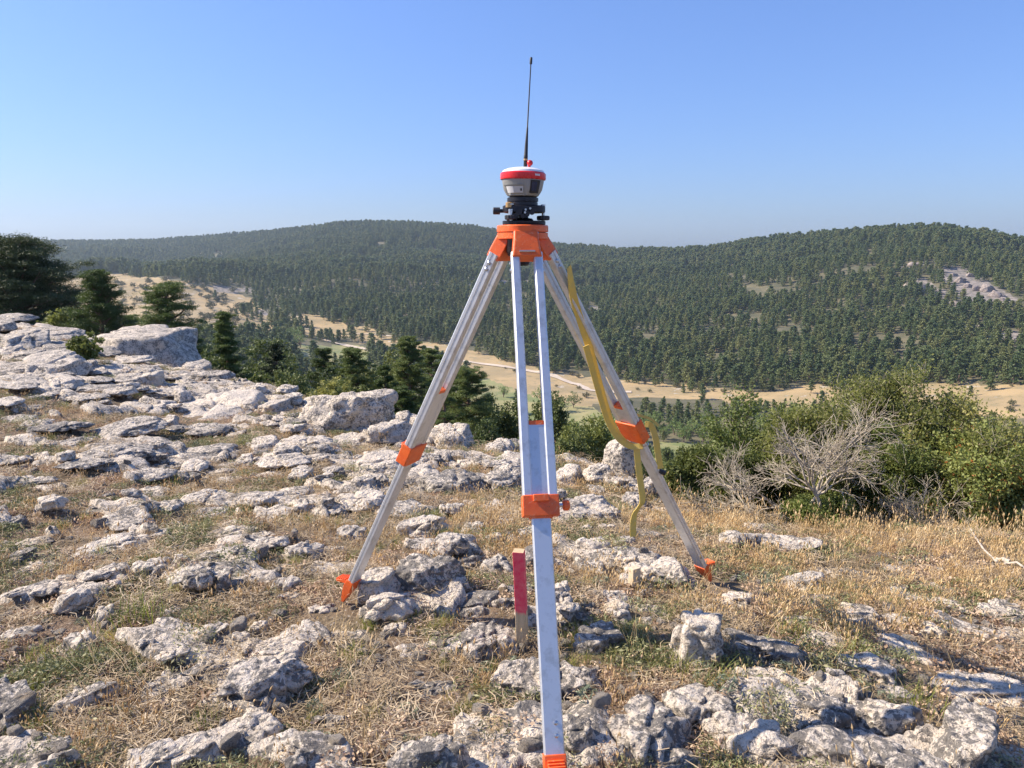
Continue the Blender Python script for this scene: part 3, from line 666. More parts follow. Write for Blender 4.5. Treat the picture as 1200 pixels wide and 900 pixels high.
    t.build('clamp_knob', M['orange'], lego, 30, .0015)
    # shoulder block under the head
    t = MB(); top = Vector((HX, HY, ztop - .016)) + rad * .0805
    secs = []
    for (ss, hw, v0, v1) in ((-.014, .037, -.022, .016), (.018, .039, -.026, .018), (.052, .043, -.026, .019), (.072, .0455, -.022, .0185)):
        secs.append([P3(ss, -hw, v0), P3(ss, hw, v0), P3(ss, hw, v1), P3(ss, hw * .9, v1 + .004), P3(ss, -hw * .9, v1 + .004), P3(ss, -hw, v1)])
    t.loft(secs); t.build('shoulder', M['orange'], lego, 30, .0025)
    t = MB(); t.tube([P3(.058, -.024, .025), P3(.058, .024, .025)], .0033, 8); t.tube([P3(-.012, -.040, .004), P3(-.012, .040, .004)], .004, 8); t.build('hinge_pin', M['steel'], lego)
    for sd_ in (-1, 1):
        for ss in (.088, .110):
            t = MB(); t.tube([P3(ss, sd_ * .046, 0), P3(ss, sd_ * .0505, 0), P3(ss, sd_ * .0525, 0)], [.0066, .006, .003], 10); t.build('rivet', M['steel'], lego)
    for ss in ((sf - .075), (sf - .045)):
        t = MB(); t.tube([P3(ss, .007, .012), P3(ss, .007, .0155), P3(ss, .007, .0175)], [.006, .0055, .002], 10); t.build('rivet', M['steel'], lego)
    # foot: collar, tapering spur and a ribbed tread
    t = MB(); secs = []
    for ss, hw, v0, v1 in ((sf - .002, .0285, -.015, .0165), (sf + .03, .0285, -.016, .020), (sf + .05, .019, -.014, .022), (sf + .085, .012, -.006, .020), (L - .004, .006, .002, .014)):
        secs.append([P3(ss, -hw, v0), P3(ss, hw, v0), P3(ss, hw, v1), P3(ss, -hw, v1)])
    t.loft(secs)
    ft = t.build('foot', M['orange'], lego, 30, .002)
    t = MB(); hz = (rad - Vector((0, 0, .12))).normalized(); up_ = w.cross(hz); up_ = up_ if up_.z > 0 else -up_
    c0 = P3(sf + .012, 0, .018)
    t.loft([[c0 - w * .020 - up_ * .012, c0 + w * .020 - up_ * .012, c0 + w * .020 + up_ * .004, c0 - w * .020 + up_ * .004],
            [c0 + hz * .050 - w * .023 - up_ * .003, c0 + hz * .050 + w * .023 - up_ * .003, c0 + hz * .050 + w * .023 + up_ * .005, c0 + hz * .050 - w * .023 + up_ * .005]])
    for k in range(5): t.box(c0 + hz * (.008 + .010 * k) + up_ * .0065, hz * .0022, w * .021, up_ * .003)
    t.build('foot_tread', M['orange'], lego, 30, .001)

# ---- tribrach
TB = Vector((HX, HY, 0)); zb0 = ztop + .0005
tri = empty('tribrach', (HX, HY, zb0), 'black levelling tribrach with three foot screws screwed onto the tripod head', 'tribrach')
def zpx(py): return at(613, py, HD).z
k_ = (zpx(231) - ztop)                       # height of the stack under the receiver
y_ = lambda f_: ztop + k_ * f_
b = MB()
def rtri(r, z, ph=0, m_=.16, n=48):
    return [Vector((HX + r * (1 + m_ * math.cos(3 * (2 * math.pi * k / n + ph))) * math.cos(2 * math.pi * k / n), HY + r * (1 + m_ * math.cos(3 * (2 * math.pi * k / n + ph))) * math.sin(2 * math.pi * k / n), z)) for k in range(n)]
b.loft([rtri(.062, y_(.012), .3), rtri(.063, y_(.03), .3), rtri(.063, y_(.135), .3), rtri(.060, y_(.15), .3)]); b.build('base_plate', M['black'], tri, 30)
b = MB(); b.revolve([(.030, y_(.15)), (.034, y_(.18)), (.030, y_(.24)), (.018, y_(.26)), (.018, y_(.46))], (HX, HY, 0), 28); b.build('spring_plate', M['black'], tri, 30)
b = MB(); b.loft([rtri(.058, y_(.43), .3, .14), rtri(.063, y_(.46), .3, .14), rtri(.063, y_(.66), .3, .14), rtri(.059, y_(.69), .3, .14)]); b.build('upper_plate', M['black'], tri, 30)
for a_ in (-5, 118, 236):
    aa = R(a_); c_ = Vector((HX + .064 * math.cos(aa), HY + .064 * math.sin(aa), 0))
    b = MB(); b.tube([c_ + Vector((0, 0, y_(.14))), c_ + Vector((0, 0, y_(.74)))], .0048, 12); b.tube([c_ + Vector((0, 0, y_(.70))), c_ + Vector((0, 0, y_(.73)))], .008, 12); fs = b.build('foot_screw', M['steel'], tri, 30)
    b = MB(); rr_ = []
    for zz, r_ in ((.175, .0165), (.20, .0195), (.31, .0195), (.335, .0165)):
        rr_.append([c_ + Vector((r_ * (1 + (.05 if k % 2 else -.03)) * math.cos(2 * math.pi * k / 28), r_ * (1 + (.05 if k % 2 else -.03)) * math.sin(2 * math.pi * k / 28), y_(zz))) for k in range(28)])
    b.loft(rr_); b.build('knob', M['black_rubber'], fs, 30)
b = MB(); c_ = Vector((HX - .058, HY - .02, y_(.50))); b.tube([c_, c_ - Vector((.012, 0, 0)), c_ - Vector((.0125, 0, 0)), c_ - Vector((.032, 0, 0)), c_ - Vector((.034, 0, 0))], [.006, .006, .011, .011, .009], 18); b.build('lock_knob', M['black_rubber'], tri, 30)
b = MB(); c_ = Vector((HX - .042, HY - .050, y_(.72))); b.tube([c_ - Vector((0, 0, .010)), c_ + Vector((0, 0, .004)), c_ + Vector((0, 0, .006))], [.011, .011, .008], 16); b.build('level_vial', M['brass'], tri, 30)
b = MB(); c_ = Vector((HX - .037, HY - .058, y_(.40))); b.tube([c_ + Vector((0, 0, -.012)), c_ + Vector((0, 0, .012))], .0075, 14); b.build('adjusting_screw', M['steel'], tri, 30)
b = MB()
for (dx, dz, s_) in ((-.012, .44, .010), (.012, .38, .009), (.0, .30, .007), (.028, .44, .008), (-.026, .30, .008)):
    b.tube([(HX + dx, HY - .035, y_(dz)), (HX + dx, HY - .068, y_(dz))], s_, 12)
b.build('clamp_lever', M['black'], tri, 30)
for dx, dz in ((.008, .52), (.022, .56), (.006, .42)):
    b = MB(); b.tube([(HX + dx, HY - .0665, y_(dz)), (HX + dx, HY - .0715, y_(dz))], .0032, 10); b.build('pin', M['steel'], tri, 30)
b = MB(); b.revolve([(.044, y_(.68)), (.047, y_(.70)), (.047, y_(.80)), (.0455, y_(.81)), (.0455, y_(.83)), (.0485, y_(.84)), (.0485, y_(.965)), (.045, y_(.985))], (HX, HY, 0), 40); b.build('adapter', M['black'], tri, 30)
b = MB(); b.tube([(HX + .012, HY - .046, y_(.895)), (HX + .012, HY - .051, y_(.895))], .0065, 14); b.build('adapter_button', M['black_rubber'], tri, 30)

# ---- receiver (tilts about a degree)
zr0 = ztop + k_; gr = empty('satellite_receiver', (HX, HY, zr0), 'grey satellite survey receiver with red band and white dome on the tripod', 'survey receiver')
sx = HD * cp / F * 1.0
bz = zpx(211.5) - zr0; bt = zpx(202.5) - zr0; dt_ = zpx(196) - zr0
def grev(prof, name, mat, n=64, par=gr, smooth=28):
    b = MB(); b.revolve(prof, (HX, HY, zr0), n); return b.build(name, mat, par, smooth)
nb = 64; b = MB(); rings = []
for (r_, z_) in ((.040, .0), (.0485, .003), (.0530, .009), (.0600, bz * .42), (.0645, bz * .85), (.0655, bz)):
    ring = []
    for k in range(nb):
        a_ = 2 * math.pi * k / nb; rr = r_ * (1 - .012 * math.cos(4 * a_ + .6)); d_ = abs((math.degrees(a_) - 240 + 180) % 360 - 180)
        if d_ < 36 and .005 < z_ < bz * .6: rr = min(rr, r_ - .0035)
        ring.append(Vector((HX + rr * math.cos(a_), HY + rr * math.sin(a_), zr0 + z_)))
    rings.append(ring)
b.loft(rings); body = b.build('body', M['grey_plastic'], gr, 25)
grev([(.0655, bz + .0002), (.0700, bz + .002), (.0708, bz + .006), (.0704, bt - .004), (.0665, bt)], 'red_band', M['red_plastic'])
grev([(.0662, bt - .0006), (.0625, bt + (dt_ - bt) * .35), (.048, bt + (dt_ - bt) * .72), (.026, bt + (dt_ - bt) * .95), (.004, dt_)], 'dome', M['white_plastic'])
def patch(a0, a1, z0, z1, r0, r1, name, mat, th=.0006, n=8, par=body):
    b = MB(); rg = []
    for k in range(n + 1):
        a_ = R(a0 + (a1 - a0) * k / n)
        rg.append([Vector((HX + (r_ + e) * math.cos(a_), HY + (r_ + e) * math.sin(a_), zr0 + z_)) for r_, z_, e in ((r0, z0, 0), (r0, z0, th), (r1, z1, th), (r1, z1, 0))])
    b.loft(rg); return b.build(name, mat, par, 30)
patch(214, 240, .0095, bz * .58, .0530, .0600, 'white_label', M['label_white'], .0024)
patch(240.3, 270, .0095, bz * .58, .0530, .0600, 'grey_label', M['label_grey'], .002)
patch(262, 266, .015, bz * .44, .0545, .0582, 'label_mark', M['black'], .0027)
patch(205, 272, bz * .60, bz * .66, .0600, .0622, 'label_lip', M['grey_plastic'], .003)
fr_ = patch(290, 322, bz * .18, bz * .95, .0555, .0640, 'camera_bezel', M['black_rubber'], .0030)
patch(294, 310, bz * .30, bz * .85, .0570, .0625, 'camera_window', M['glass'], .0042, par=fr_)
for k, (a0, a1) in enumerate(((300, 302), (303, 305.5), (306.5, 309), (310, 311.5), (312.5, 315))): patch(a0, a1, bt * .80 - .001 + bz * .05, bt * .90, .0702, .0700, 'band_lettering', M['label_white'], .0009, 2)
ab = Vector((HX + .006, HY, zr0 + dt_ - .001)); at_top = at(620, 67, HD) ; dirA = (at_top - ab); LA = dirA.length; dirA.normalize()
b = MB(); pr = [(0, .0058), (.02, .0058), (.021, .0064), (.036, .0064), (.037, .0060), (.065, .0050), (.118, .0028), (.119, .0022), (LA - .020, .0017), (LA - .019, .0040), (LA - .002, .0042), (LA, .003)]
b.tube([ab + dirA * s_ for s_, _ in pr], [r_ for _, r_ in pr], 12); ant = b.build('antenna', M['black_rubber'], gr, 40)
b = MB(); b.tube([ab + dirA * .021, ab + dirA * .026], .0067, 12); b.build('antenna_ring', M['brass'], ant, 40)
b = MB(); c_ = Vector((HX + .018, HY - .012, zr0 + dt_ - .003)); b.tube([c_, c_ + Vector((.0, 0, .008))], .0045, 10)
b.revolve([(.003, 0), (.0075, .003), (.0095, .009), (.0075, .015), (.002, .0175)], (c_.x + .002, c_.y, c_.z + .006), 16); b.build('red_cap', M['red_plastic'], gr, 50)
gr.rotation_euler = (0, R(.9), 0)

# ---- strap hanging on the right leg
H_, a, w, n_, L, sc0, sc1 = LEG['right']
def ribbon(pts, wid, name, mat, parent, th=.0022, twist=None, n=10, wdirs=None):
    P = [Vector(p) for p in pts]
    out = []; wd = []
    for k in range(len(P) - 1):
        p0 = P[max(k - 1, 0)]; p1 = P[k]; p2 = P[k + 1]; p3 = P[min(k + 2, len(P) - 1)]
        for t in np.linspace(0, 1, n, endpoint=False):
            t = float(t); out.append(.5 * ((2 * p1) + (p2 - p0) * t + (2 * p0 - 5 * p1 + 4 * p2 - p3) * t * t + (3 * p1 - p0 - 3 * p2 + p3) * t ** 3)); wd.append(Vector(wdirs[k]).lerp(Vector(wdirs[k + 1]), t))
    out.append(P[-1]); wd.append(Vector(wdirs[-1])); b = MB(); rings = []
    for k, p in enumerate(out):
        t_ = (out[min(k + 1, len(out) - 1)] - out[max(k - 1, 0)]).normalized(); ww = (wd[k] - t_ * wd[k].dot(t_)).normalized(); nn = t_.cross(ww)
        rings.append([p - ww * wid / 2 - nn * th / 2, p + ww * wid / 2 - nn * th / 2, p + ww * wid / 2 + nn * th / 2, p - ww * wid / 2 + nn * th / 2])
    b.loft(rings); o = b.build(name, mat, parent, 40)
    me = o.data; uv = me.uv_layers.new(name='UVMap'); nv = len(out)
    for lp in me.loops:
        vi = lp.vertex_index; uv.data[lp.index].uv = ((vi % 4 in (1, 2)) * 1.0, (vi // 4) / nv * 20)
    return o
def legpt(py, u, v_): s_ = solve_s(H_, a, L, py); return H_ + a * s_ + w * u + n_ * v_
X1 = (1, .1, 0)
def sp3(px, py, d): return at(px, py, d)
top_d = legpt(318, 0, 0).y
pth = [(667, 312), (669, 330), (673, 352), (681, 378), (690, 405), (699, 438), (708, 470), (717, 497), (729, 515), (742, 523), (753, 523)]
dd = lambda py: legpt(py, 0, 0).y
strap = ribbon([sp3(x, y, dd(y) - .045) for x, y in pth[:6]], .026, 'carrying_strap', M['webbing'], None, wdirs=[(.4, .8, 0), (.6, .6, 0), (1, .2, 0), (1, 0, 0), (1, .2, 0), (.8, .5, 0)])
props(strap, 'yellow webbing carrying strap draped down the right tripod leg with two loose ends', 'strap')
strap_base = strap.location.copy()
for off, wdv in ((.004, [(1, .2, 0), (1, .1, 0), (1, .2, .1), (1, .3, .1), (.8, .3, .5), (.5, .3, .8), (.2, .2, 1)]), (-.022, [(1, .3, 0), (1, .3, 0), (1, .4, .1), (.9, .5, .2), (.7, .4, .6), (.4, .3, .9), (.1, .3, 1)])):
    ribbon([sp3(x, y, dd(y) - .047 + off) + Vector((off * .45, 0, 0)) for x, y in pth[4:]], .021, 'strap_fold', M['webbing'], strap, wdirs=wdv)
ribbon([sp3(x, y, dd(520) - .05) for x, y in ((746, 524), (748, 545), (751, 568), (753, 586), (749, 594), (744, 602), (742, 614), (742, 629))], .024, 'strap_end', M['webbing'], strap, wdirs=[X1, X1, X1, (1, .3, 0), (1, .7, .3), (1, .5, .2), X1, X1])
ribbon([sp3(x, y, dd(510) + .05) for x, y in ((756, 497), (763, 499), (768, 512), (771, 530), (774, 549))], .024, 'strap_end', M['webbing'], strap, wdirs=[(.5, .3, .8), (.8, .3, .4), X1, X1, X1])
ribbon([sp3(x, y, dd(510) + .03) for x, y in ((745, 486), (754, 488), (764, 492), (772, 499))], .010, 'strap_end', M['webbing'], strap, wdirs=[(0, .3, 1), (.0, .3, 1), (0, .3, 1), (.2, .3, 1)])
b = MB(); pts = []
for k in range(15):
    t = k / 14 * math.pi * 1.15 - .2; cpt = legpt(521, 0, 0); pts.append(cpt + w * math.cos(t) * .040 - Vector((0, 1, 0)) * math.sin(t) * .036 + Vector((0, 0, 1)) * (.012 * math.cos(t) * -1))
b.tube(pts, .0018, 8); b.build('wire_hook', M['steel'], strap, 40)
b = MB(); c_ = sp3(775, 551, dd(530) + .03); b.tube([c_ - Vector((.014, 0, 0)), c_ + Vector((.016, 0, -.012))], .010, 8); b.build('buckle', M['black_rubber'], strap)

# ---- stake, peg, scraps
sb = ground_hit(613, 759); sk = MB(); tw = R(35)
def sq(z, hw, tx=0, ty=0): return [Vector((sb.x + tx + hw * math.cos(tw + k * math.pi / 2), sb.y + ty + hw * math.sin(tw + k * math.pi / 2), z)) for k in range(4)]
st_top = at(608, 645, sb.y); hgt = st_top.z - sb.z
sk.loft([sq(sb.z - .06, .027), sq(sb.z + hgt * .5, .027, (st_top.x - sb.x) * .5), sq(sb.z + hgt, .027, st_top.x - sb.x)])
so_ = sk.build('wooden_stake', M['stake'], None, 0, .0015, base=(sb.x, sb.y, sb.z)); props(so_, 'square wooden survey stake painted red at the top beside the front tripod leg', 'stake')
pg = ground_hit(742, 688); b = MB(); b.box((pg.x, pg.y - .02, pg.z + .030), Vector((.017, .010, 0)), Vector((-.008, .014, 0)), (0, .002, .038))
props(b.build('wooden_peg', M['peg'], None, 0, .0015, base=pg), 'short cut pale wooden peg against the rock near the right tripod foot', 'peg')
pg = ground_hit(822, 604); b = MB(); b.revolve([(.012, 0), (.020, .003), (.024, .014), (.020, .022), (.010, .026)], (pg.x, pg.y, pg.z + .02), 12)
props(b.build('plastic_scrap', M['pink'], None, 60, 0, base=pg), 'crumpled purple plastic scrap by the dead shrub', 'litter')
me = rock_mesh(333, .07, .05, .04, 'b', 3, 'limestone_stone', M['rock_pale']); props(link('limestone_stone', me, None, ground_hit(829, 603) + Vector((0, 0, .015))), 'pale pinkish stone touching the purple plastic scrap', 'stone')
def stick(p0, p1, r, name, lab, mat, jag=5, sag=.0):
    A_, B_ = ground_hit(*p0), ground_hit(*p1); pts = []
    for k in range(jag + 1):
        t = k / jag; p = A_.lerp(B_, t); p.z = g1(p.x, p.y) + r + .012 + rnd.uniform(0, .014); p.x += rnd.uniform(-.01, .01); pts.append(p)
    b = MB(); b.tube(pts, [r * (1 - .5 * k / jag) for k in range(jag + 1)], 7); o = b.build(name, mat, None, 60, 0, base=A_); props(o, lab, 'stick'); return o
stick((584, 594), (597, 588), .008, 'stick', 'short broken brown stick in dry grass left of the front leg clamp', M['wood'])
br = stick((1180, 668), (1166, 662), .013, 'fallen_branch', 'bleached fallen branch with curved thin end at the right edge', M['driftwood'])
A_ = br.location; pts = [ground_hit(1168, 666), ground_hit(1152, 655), ground_hit(1142, 642), ground_hit(1136, 634)]
b = MB(); b.tube([p + Vector((0, 0, .03 + .012 * k)) for k, p in enumerate(pts)], [.006, .005, .0045, .003], 7); b.build('side_shoot', M['driftwood'], br, 60)
b = MB(); b.tube([ground_hit(1176, 668) + Vector((0, 0, .03)), ground_hit(1190, 672) + Vector((0, 0, .05)), ground_hit(1204, 676) + Vector((0, 0, .03))], [.007, .006, .004], 7); b.build('side_shoot', M['driftwood'], br, 60)

# ================================================================== PLANT GENERATORS (numpy)
def tris_at(C, size, rs_, flat=0.0, aspect=1.0):
    n = len(C); d = rs_.normal(size=(n, 3)); d[:, 2] *= (1 - flat); d /= np.linalg.norm(d, axis=1)[:, None] + 1e-9
    e = rs_.normal(size=(n, 3)); e = np.cross(d, e); e /= np.linalg.norm(e, axis=1)[:, None] + 1e-9
    s_ = np.asarray(size) * rs_.uniform(.6, 1.3, n); s_ = s_[:, None]
    V = np.stack([C - d * s_ * aspect, C + e * s_ * .55 / aspect, C + d * s_ * aspect, C - e * s_ * .55 / aspect], 1).reshape(-1, 3)
    return V, np.arange(n * 4).reshape(n, 4)
def pine_parts(seed, h, base, rad, limbs, clumps, per, size, top=.75, lean=0., flatpad=.45, asp=1.):
    rs_ = np.random.RandomState(seed); C = []; tb = MB()
    tp = [(lean * h * (k / 8) ** 2 + rs_.uniform(-.01, .01) * h * (k > 0), rs_.uniform(-.01, .01) * h * (k > 0), h * k / 8 * .97) for k in range(9)]
    tb.tube(tp, [h * .026 * (1 - .11 * k) for k in range(9)], 7)
    for k in range(limbs):
        t = (k + rs_.rand()) / limbs; zz = base * h + (h - base * h) * t; az = k * 2.4 + rs_.uniform(-.5, .5)
        rr = rad * h * ((1 - t) ** top) * (.35 + .65 * min(1, t * 5 + .45)) * rs_.uniform(.55, 1.15) + .014 * h
        el = rs_.uniform(-.05, .35) + t * .45; cx = lean * h * (zz / h) ** 2
        dv = np.array([math.cos(az) * math.cos(el), math.sin(az) * math.cos(el), math.sin(el)])
        if rr > .06 * h: tb.tube([(cx, 0, zz), tuple(np.array([cx, 0, zz]) + dv * rr * .5 - [0, 0, .01 * h]), tuple(np.array([cx, 0, zz]) + dv * rr * .92)], [h * .008, h * .005, h * .002], 4)
        for c in range(clumps):
            f = (rs_.uniform(.25, 1)) ** .7; sd_ = rs_.normal(size=3) * rad * h * (.13 * (.4 + f) * (1 - t * .6) if asp > 1 else .17 * (.4 + f * (1 - t * .6))); sd_[2] *= .35
            C.append(np.array([cx, 0, zz]) + dv * rr * f + sd_)
    C = np.array(C); cr = rad * h * .092
    tap = np.clip(1.35 - C[:, 2] / h, .5, 1) if asp > 1 else np.ones(len(C))
    P = np.repeat(C, per, 0) + nrs.normal(size=(len(C) * per, 3)) * cr * np.array([1, 1, flatpad]) * np.repeat(tap, per)[:, None]
    V, T = tris_at(P, size * h, rs_, .2, asp)
    return V, T, tb
def make_pine(name, seed, h, base, rad, limbs, clumps, per, size, mat, label, cat, group=None, loc=(0, 0, 0), trunk_mat=None, **k):
    V, T, tb = pine_parts(seed, h, base, rad, limbs, clumps, per, size, **k)
    r_ = empty(name, loc, label, cat, group)
    link('crown', mesh_np('crown', V, T, mat), r_)
    me = bpy.data.meshes.new('trunk'); me.from_pydata([tuple(v) for v in tb.v], [], tb.f); me.materials.append(trunk_mat or M['bark']); link('trunk', me, r_)
    return r_
def copy_tree(src, loc, sc, rz, label, group):
    r_ = src.copy(); COL.objects.link(r_); r_.location = loc; r_.scale = (sc, sc, sc); r_.rotation_euler = (0, 0, rz); r_['label'] = label; r_['group'] = group
    for ch in src.children:
        c_ = ch.copy(); COL.objects.link(c_); c_.parent = r_
    return r_
def blob_parts(seed, h, w, n, per, size, hol=.35):     # broad-leaved crown: clumps spread over an uneven dome
    rs_ = np.random.RandomState(seed); C = []
    lobes = [(rs_.uniform(-.32, .32) * w, rs_.uniform(-.32, .32) * w, rs_.uniform(.35, .75) * h, rs_.uniform(.22, .38)) for _ in range(7)]
    for k in range(n):
        lx, ly, lz, lr = lobes[k % 7]; d = rs_.normal(size=3); d /= np.linalg.norm(d); q_ = rs_.uniform(hol, 1) ** .5
        C.append((lx + d[0] * lr * w * q_, ly + d[1] * lr * w * q_, max(.04 * h, lz + d[2] * lr * h * .95 * q_)))
    C = np.array(C); P = np.repeat(C, per, 0) + rs_.normal(size=(len(C) * per, 3)) * w * .045
    V, T = tris_at(P, size, rs_, .0)
    tb = MB(); tb.tube([(0, 0, -.1 * h), (0.01 * h, 0, .25 * h), (0, .02 * h, .5 * h)], [.035 * h, .025 * h, .012 * h], 6)
    for lx, ly, lz, lr in lobes: tb.tube([(0, 0, .15 * h), (lx * .5, ly * .5, lz * .6), (lx, ly, lz)], [.018 * h, .012 * h, .004 * h], 5)
    return V, T, tb
def make_blob(name, seed, h, w, n, per, size, mat, label, cat, group=None, loc=(0, 0, 0), bmat=None, stem='trunk'):
    V, T, tb = blob_parts(seed, h, w, n, per, size)
    r_ = empty(name, loc, label, cat, group); link('foliage' if stem != 'trunk' else 'crown', mesh_np('crown', V, T, mat), r_)
    me = bpy.data.meshes.new(stem); me.from_pydata([tuple(v) for v in tb.v], [], tb.f); me.materials.append(bmat or M['bark']); link(stem, me, r_); return r_

# ---- trees just beyond the edge of the hilltop
def tree_at(px_c, py_top, r, wpx, seed, label, kind='pine', base=.08, name='pine_tree', dens=1., top=.75, lean=0., hmin=2.5):
    v = ray(px_c, py_top); hh = math.hypot(v.x, v.y); x, y = v.x / hh * r, v.y / hh * r; gz = g1(x, y); zt = CZ + v.z / hh * r
    h = max(zt - gz, hmin); wm = wpx / F * r * (1 / math.cos(math.atan2(v.x, v.y)))
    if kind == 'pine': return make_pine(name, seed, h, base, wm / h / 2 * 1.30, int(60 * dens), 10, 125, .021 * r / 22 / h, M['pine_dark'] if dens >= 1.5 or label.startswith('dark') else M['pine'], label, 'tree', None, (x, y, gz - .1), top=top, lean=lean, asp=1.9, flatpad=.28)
    return make_blob(name, seed, h, wm * 1.1, int(420 * dens), 30, .045 * r / 22, {'oak': M['oak'], 'scrub': M['scrub'], 'decid': M['decid'], 'jun': M['juniper']}[kind], label, 'tree', None, (x, y, gz - .1), M['twig'])
tree_at(16, 286, 33, 124, 1, 'largest dark spreading pine at the left edge of the hilltop', base=.04, dens=3.2, top=.5)
tree_at(-45, 300, 34, 120, 2, 'dark pine partly cut off by the left edge behind the big pine', base=.05, top=.5)
tree_at(62, 352, 29, 40, 3, 'small lighter green bush at the foot of the big dark pine', 'scrub', name='bush', hmin=1.2)
tree_at(112, 316, 28, 84, 4, 'conical pine standing alone right of the big dark pine', base=.03, dens=1.2)
tree_at(187, 332, 25, 96, 5, 'broad wind shaped pine directly behind the largest boulder', base=.1, dens=1.1, top=.6, lean=.03)
tree_at(222, 385, 22, 52, 6, 'low dark pine branch mass right of the boulder', base=.02, dens=.8, top=.5)
tree_at(152, 368, 30, 46, 7, 'low pale green pine between the two conical pines', base=.05, dens=.6)
tree_at(262, 362, 21, 58, 8, 'narrow pointed bright green conifer right of the boulder', base=.02, dens=1.1, top=.95)
tree_at(303, 388, 40, 50, 9, 'rounded dark tree behind the pointed conifer', 'oak', name='oak_tree')
tree_at(322, 402, 27, 52, 10, 'dark green young pine between conifer and scrub', base=.02, dens=.8)
tree_at(362, 412, 23, 66, 11, 'dense grey green scrub oak on the slope left of the pines', 'oak', name='oak_tree')
tree_at(345, 424, 17, 50, 12, 'bushy olive green scrub at the rock edge', 'oak', name='bush')
tree_at(412, 405, 22, 66, 13, 'spreading pine left of the tall twin topped pine', base=.03, dens=1.1, top=.55)
tree_at(478, 392, 20, 64, 14, 'tall round topped pine left of the left tripod leg', base=.03, dens=1.3, top=.6)
tree_at(450, 425, 18, 50, 15, 'lower pale green pine in front of the tall round topped pine', base=.03, dens=.8, top=.6)
tree_at(548, 430, 17, 78, 16, 'wide dark pine behind the left tripod leg', base=.03, dens=1.3, top=.5)
tree_at(590, 462, 18, 56, 17, 'dark bushy tree between the left and front tripod legs', 'oak', name='oak_tree')
tree_at(520, 470, 13, 50, 18, 'low dark pine bough mass above the limestone edge', base=.02, dens=.7, top=.5)
tree_at(572, 480, 12, 44, 19, 'low green scrub right above the limestone edge', 'oak', name='bush', hmin=1.2)
tree_at(640, 478, 17, 50, 20, 'bright green bushy tree seen through the front tripod leg', 'oak', name='oak_tree')
tree_at(690, 472, 13, 62, 21, 'broad bright green bush right of the front tripod leg', 'scrub', name='bush', hmin=1.2)
tree_at(668, 492, 11, 46, 22, 'lower green bush behind the rocks right of the front leg', 'oak', name='bush', hmin=1.1)
tree_at(737, 510, 10, 50, 23, 'dark green bush behind the upright stone block', 'oak', name='bush', hmin=1.0)
tree_at(790, 535, 9, 60, 24, 'green scrub on the slope behind the right tripod leg', 'scrub', name='bush', hmin=1.0)
tree_at(770, 555, 7.5, 44, 25, 'low olive scrub beside the right tripod leg', 'scrub', name='bush', hmin=.8)
tree_at(298, 432, 14, 26, 26, 'thin yellowish shrub at the rock edge below the conifer', 'scrub', name='bush', dens=.45, hmin=.7)
tree_at(385, 438, 12.5, 46, 27, 'low olive scrub behind the flat topped block', 'scrub', name='bush', dens=.7, hmin=.8)
tree_at(430, 448, 12, 40, 28, 'dark low scrub right behind the flat topped block', 'oak', name='bush', dens=.7, hmin=.8)
for k, (a_, b_, r_, w_, kd_, lab_) in enumerate(((338, 402, 34, 50, 'oak', 'rounded dark tree in the belt right of the pointed conifer'), (378, 408, 30, 56, 'pine', 'bushy pine in the belt left of the spreading pine'), (445, 410, 27, 52, 'oak', 'dark rounded tree between the spreading pine and the round topped pine'),
        (505, 408, 26, 50, 'pine', 'green pine half hidden behind the left tripod leg'), (522, 432, 19, 54, 'oak', 'dense dark bush below the wide dark pine by the left leg'), (425, 440, 16, 60, 'oak', 'olive bush in front of the spreading pine'), (470, 450, 14, 56, 'pine', 'low bright pine just above the flat topped block'), (240, 402, 20, 44, 'oak', 'dark bush touching the right side of the big boulder'))):
    tree_at(a_, b_, r_, w_, 60 + k, lab_, kd_, base=.03, name='pine_tree' if kd_ == 'pine' else 'oak_tree', top=.5, hmin=1.2)
# small bush among the rocks
p = ground_hit(105, 428); make_blob('bush', 31, .68 * p.length / 20, 34 / F * p.length, 90, 34, .028, M['scrub'], 'small olive bush growing among the rocks left of the big boulder', 'bush', None, (p.x, p.y, p.z), M['twig'], 'stem')

# ---- valley and hillside trees: prototypes are real trees, the rest are copies; the distant mass is one stuff object
gp = 'pines of the near valley wood'
P0 = []
for k, (b_, rd, tp) in enumerate(((.12, .28, .7), (.16, .27, .6), (.08, .31, .75), (.24, .31, .45), (.08, .33, .55))):
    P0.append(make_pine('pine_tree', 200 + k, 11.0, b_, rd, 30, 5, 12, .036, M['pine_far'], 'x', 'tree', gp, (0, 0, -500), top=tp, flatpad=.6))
D0 = [make_blob('broadleaf_tree', 300 + k, 8.0, 6.5, 90, 10, .26, M['decid'], 'x', 'tree', gp, (0, 0, -500)) for k in range(2)]
B0 = make_blob('scrub_bush', 320, 2.2, 3.4, 60, 8, .17, M['heath'], 'x', 'bush', gp, (0, 0, -500), M['twig'], 'stem')
env_x = [-100, 0, 200, 240, 280, 300, 350, 400, 440, 500, 560, 600, 640, 700, 740, 770, 800, 850, 900, 1000, 1300]
env_y = [330, 345, 385, 395, 402, 412, 424, 420, 420, 425, 462, 484, 494, 484, 486, 498, 506, 512, 530, 545, 570]
cand = []
n_c = 330000
az = nrs.uniform(-42, 42, n_c); rr = np.sqrt(nrs.uniform(0, 1, n_c)) * 2550; x = rr * np.sin(np.radians(az)); y = rr * np.cos(np.radians(az)); z = G(x, y)
dm, gm, cm = masks(x, y, z); px, py, dep = proj(x, y, z); kr = np.stack([np.interp(az, KA, KRr[:, k]) for k in (7, 10)], 1)
hh = (.62 + .75 * nrs.rand(n_c) ** 1.3 + .12 * n2(x, y, 60, 2, 97)) * np.where(rr < 500, 1.0, .95)
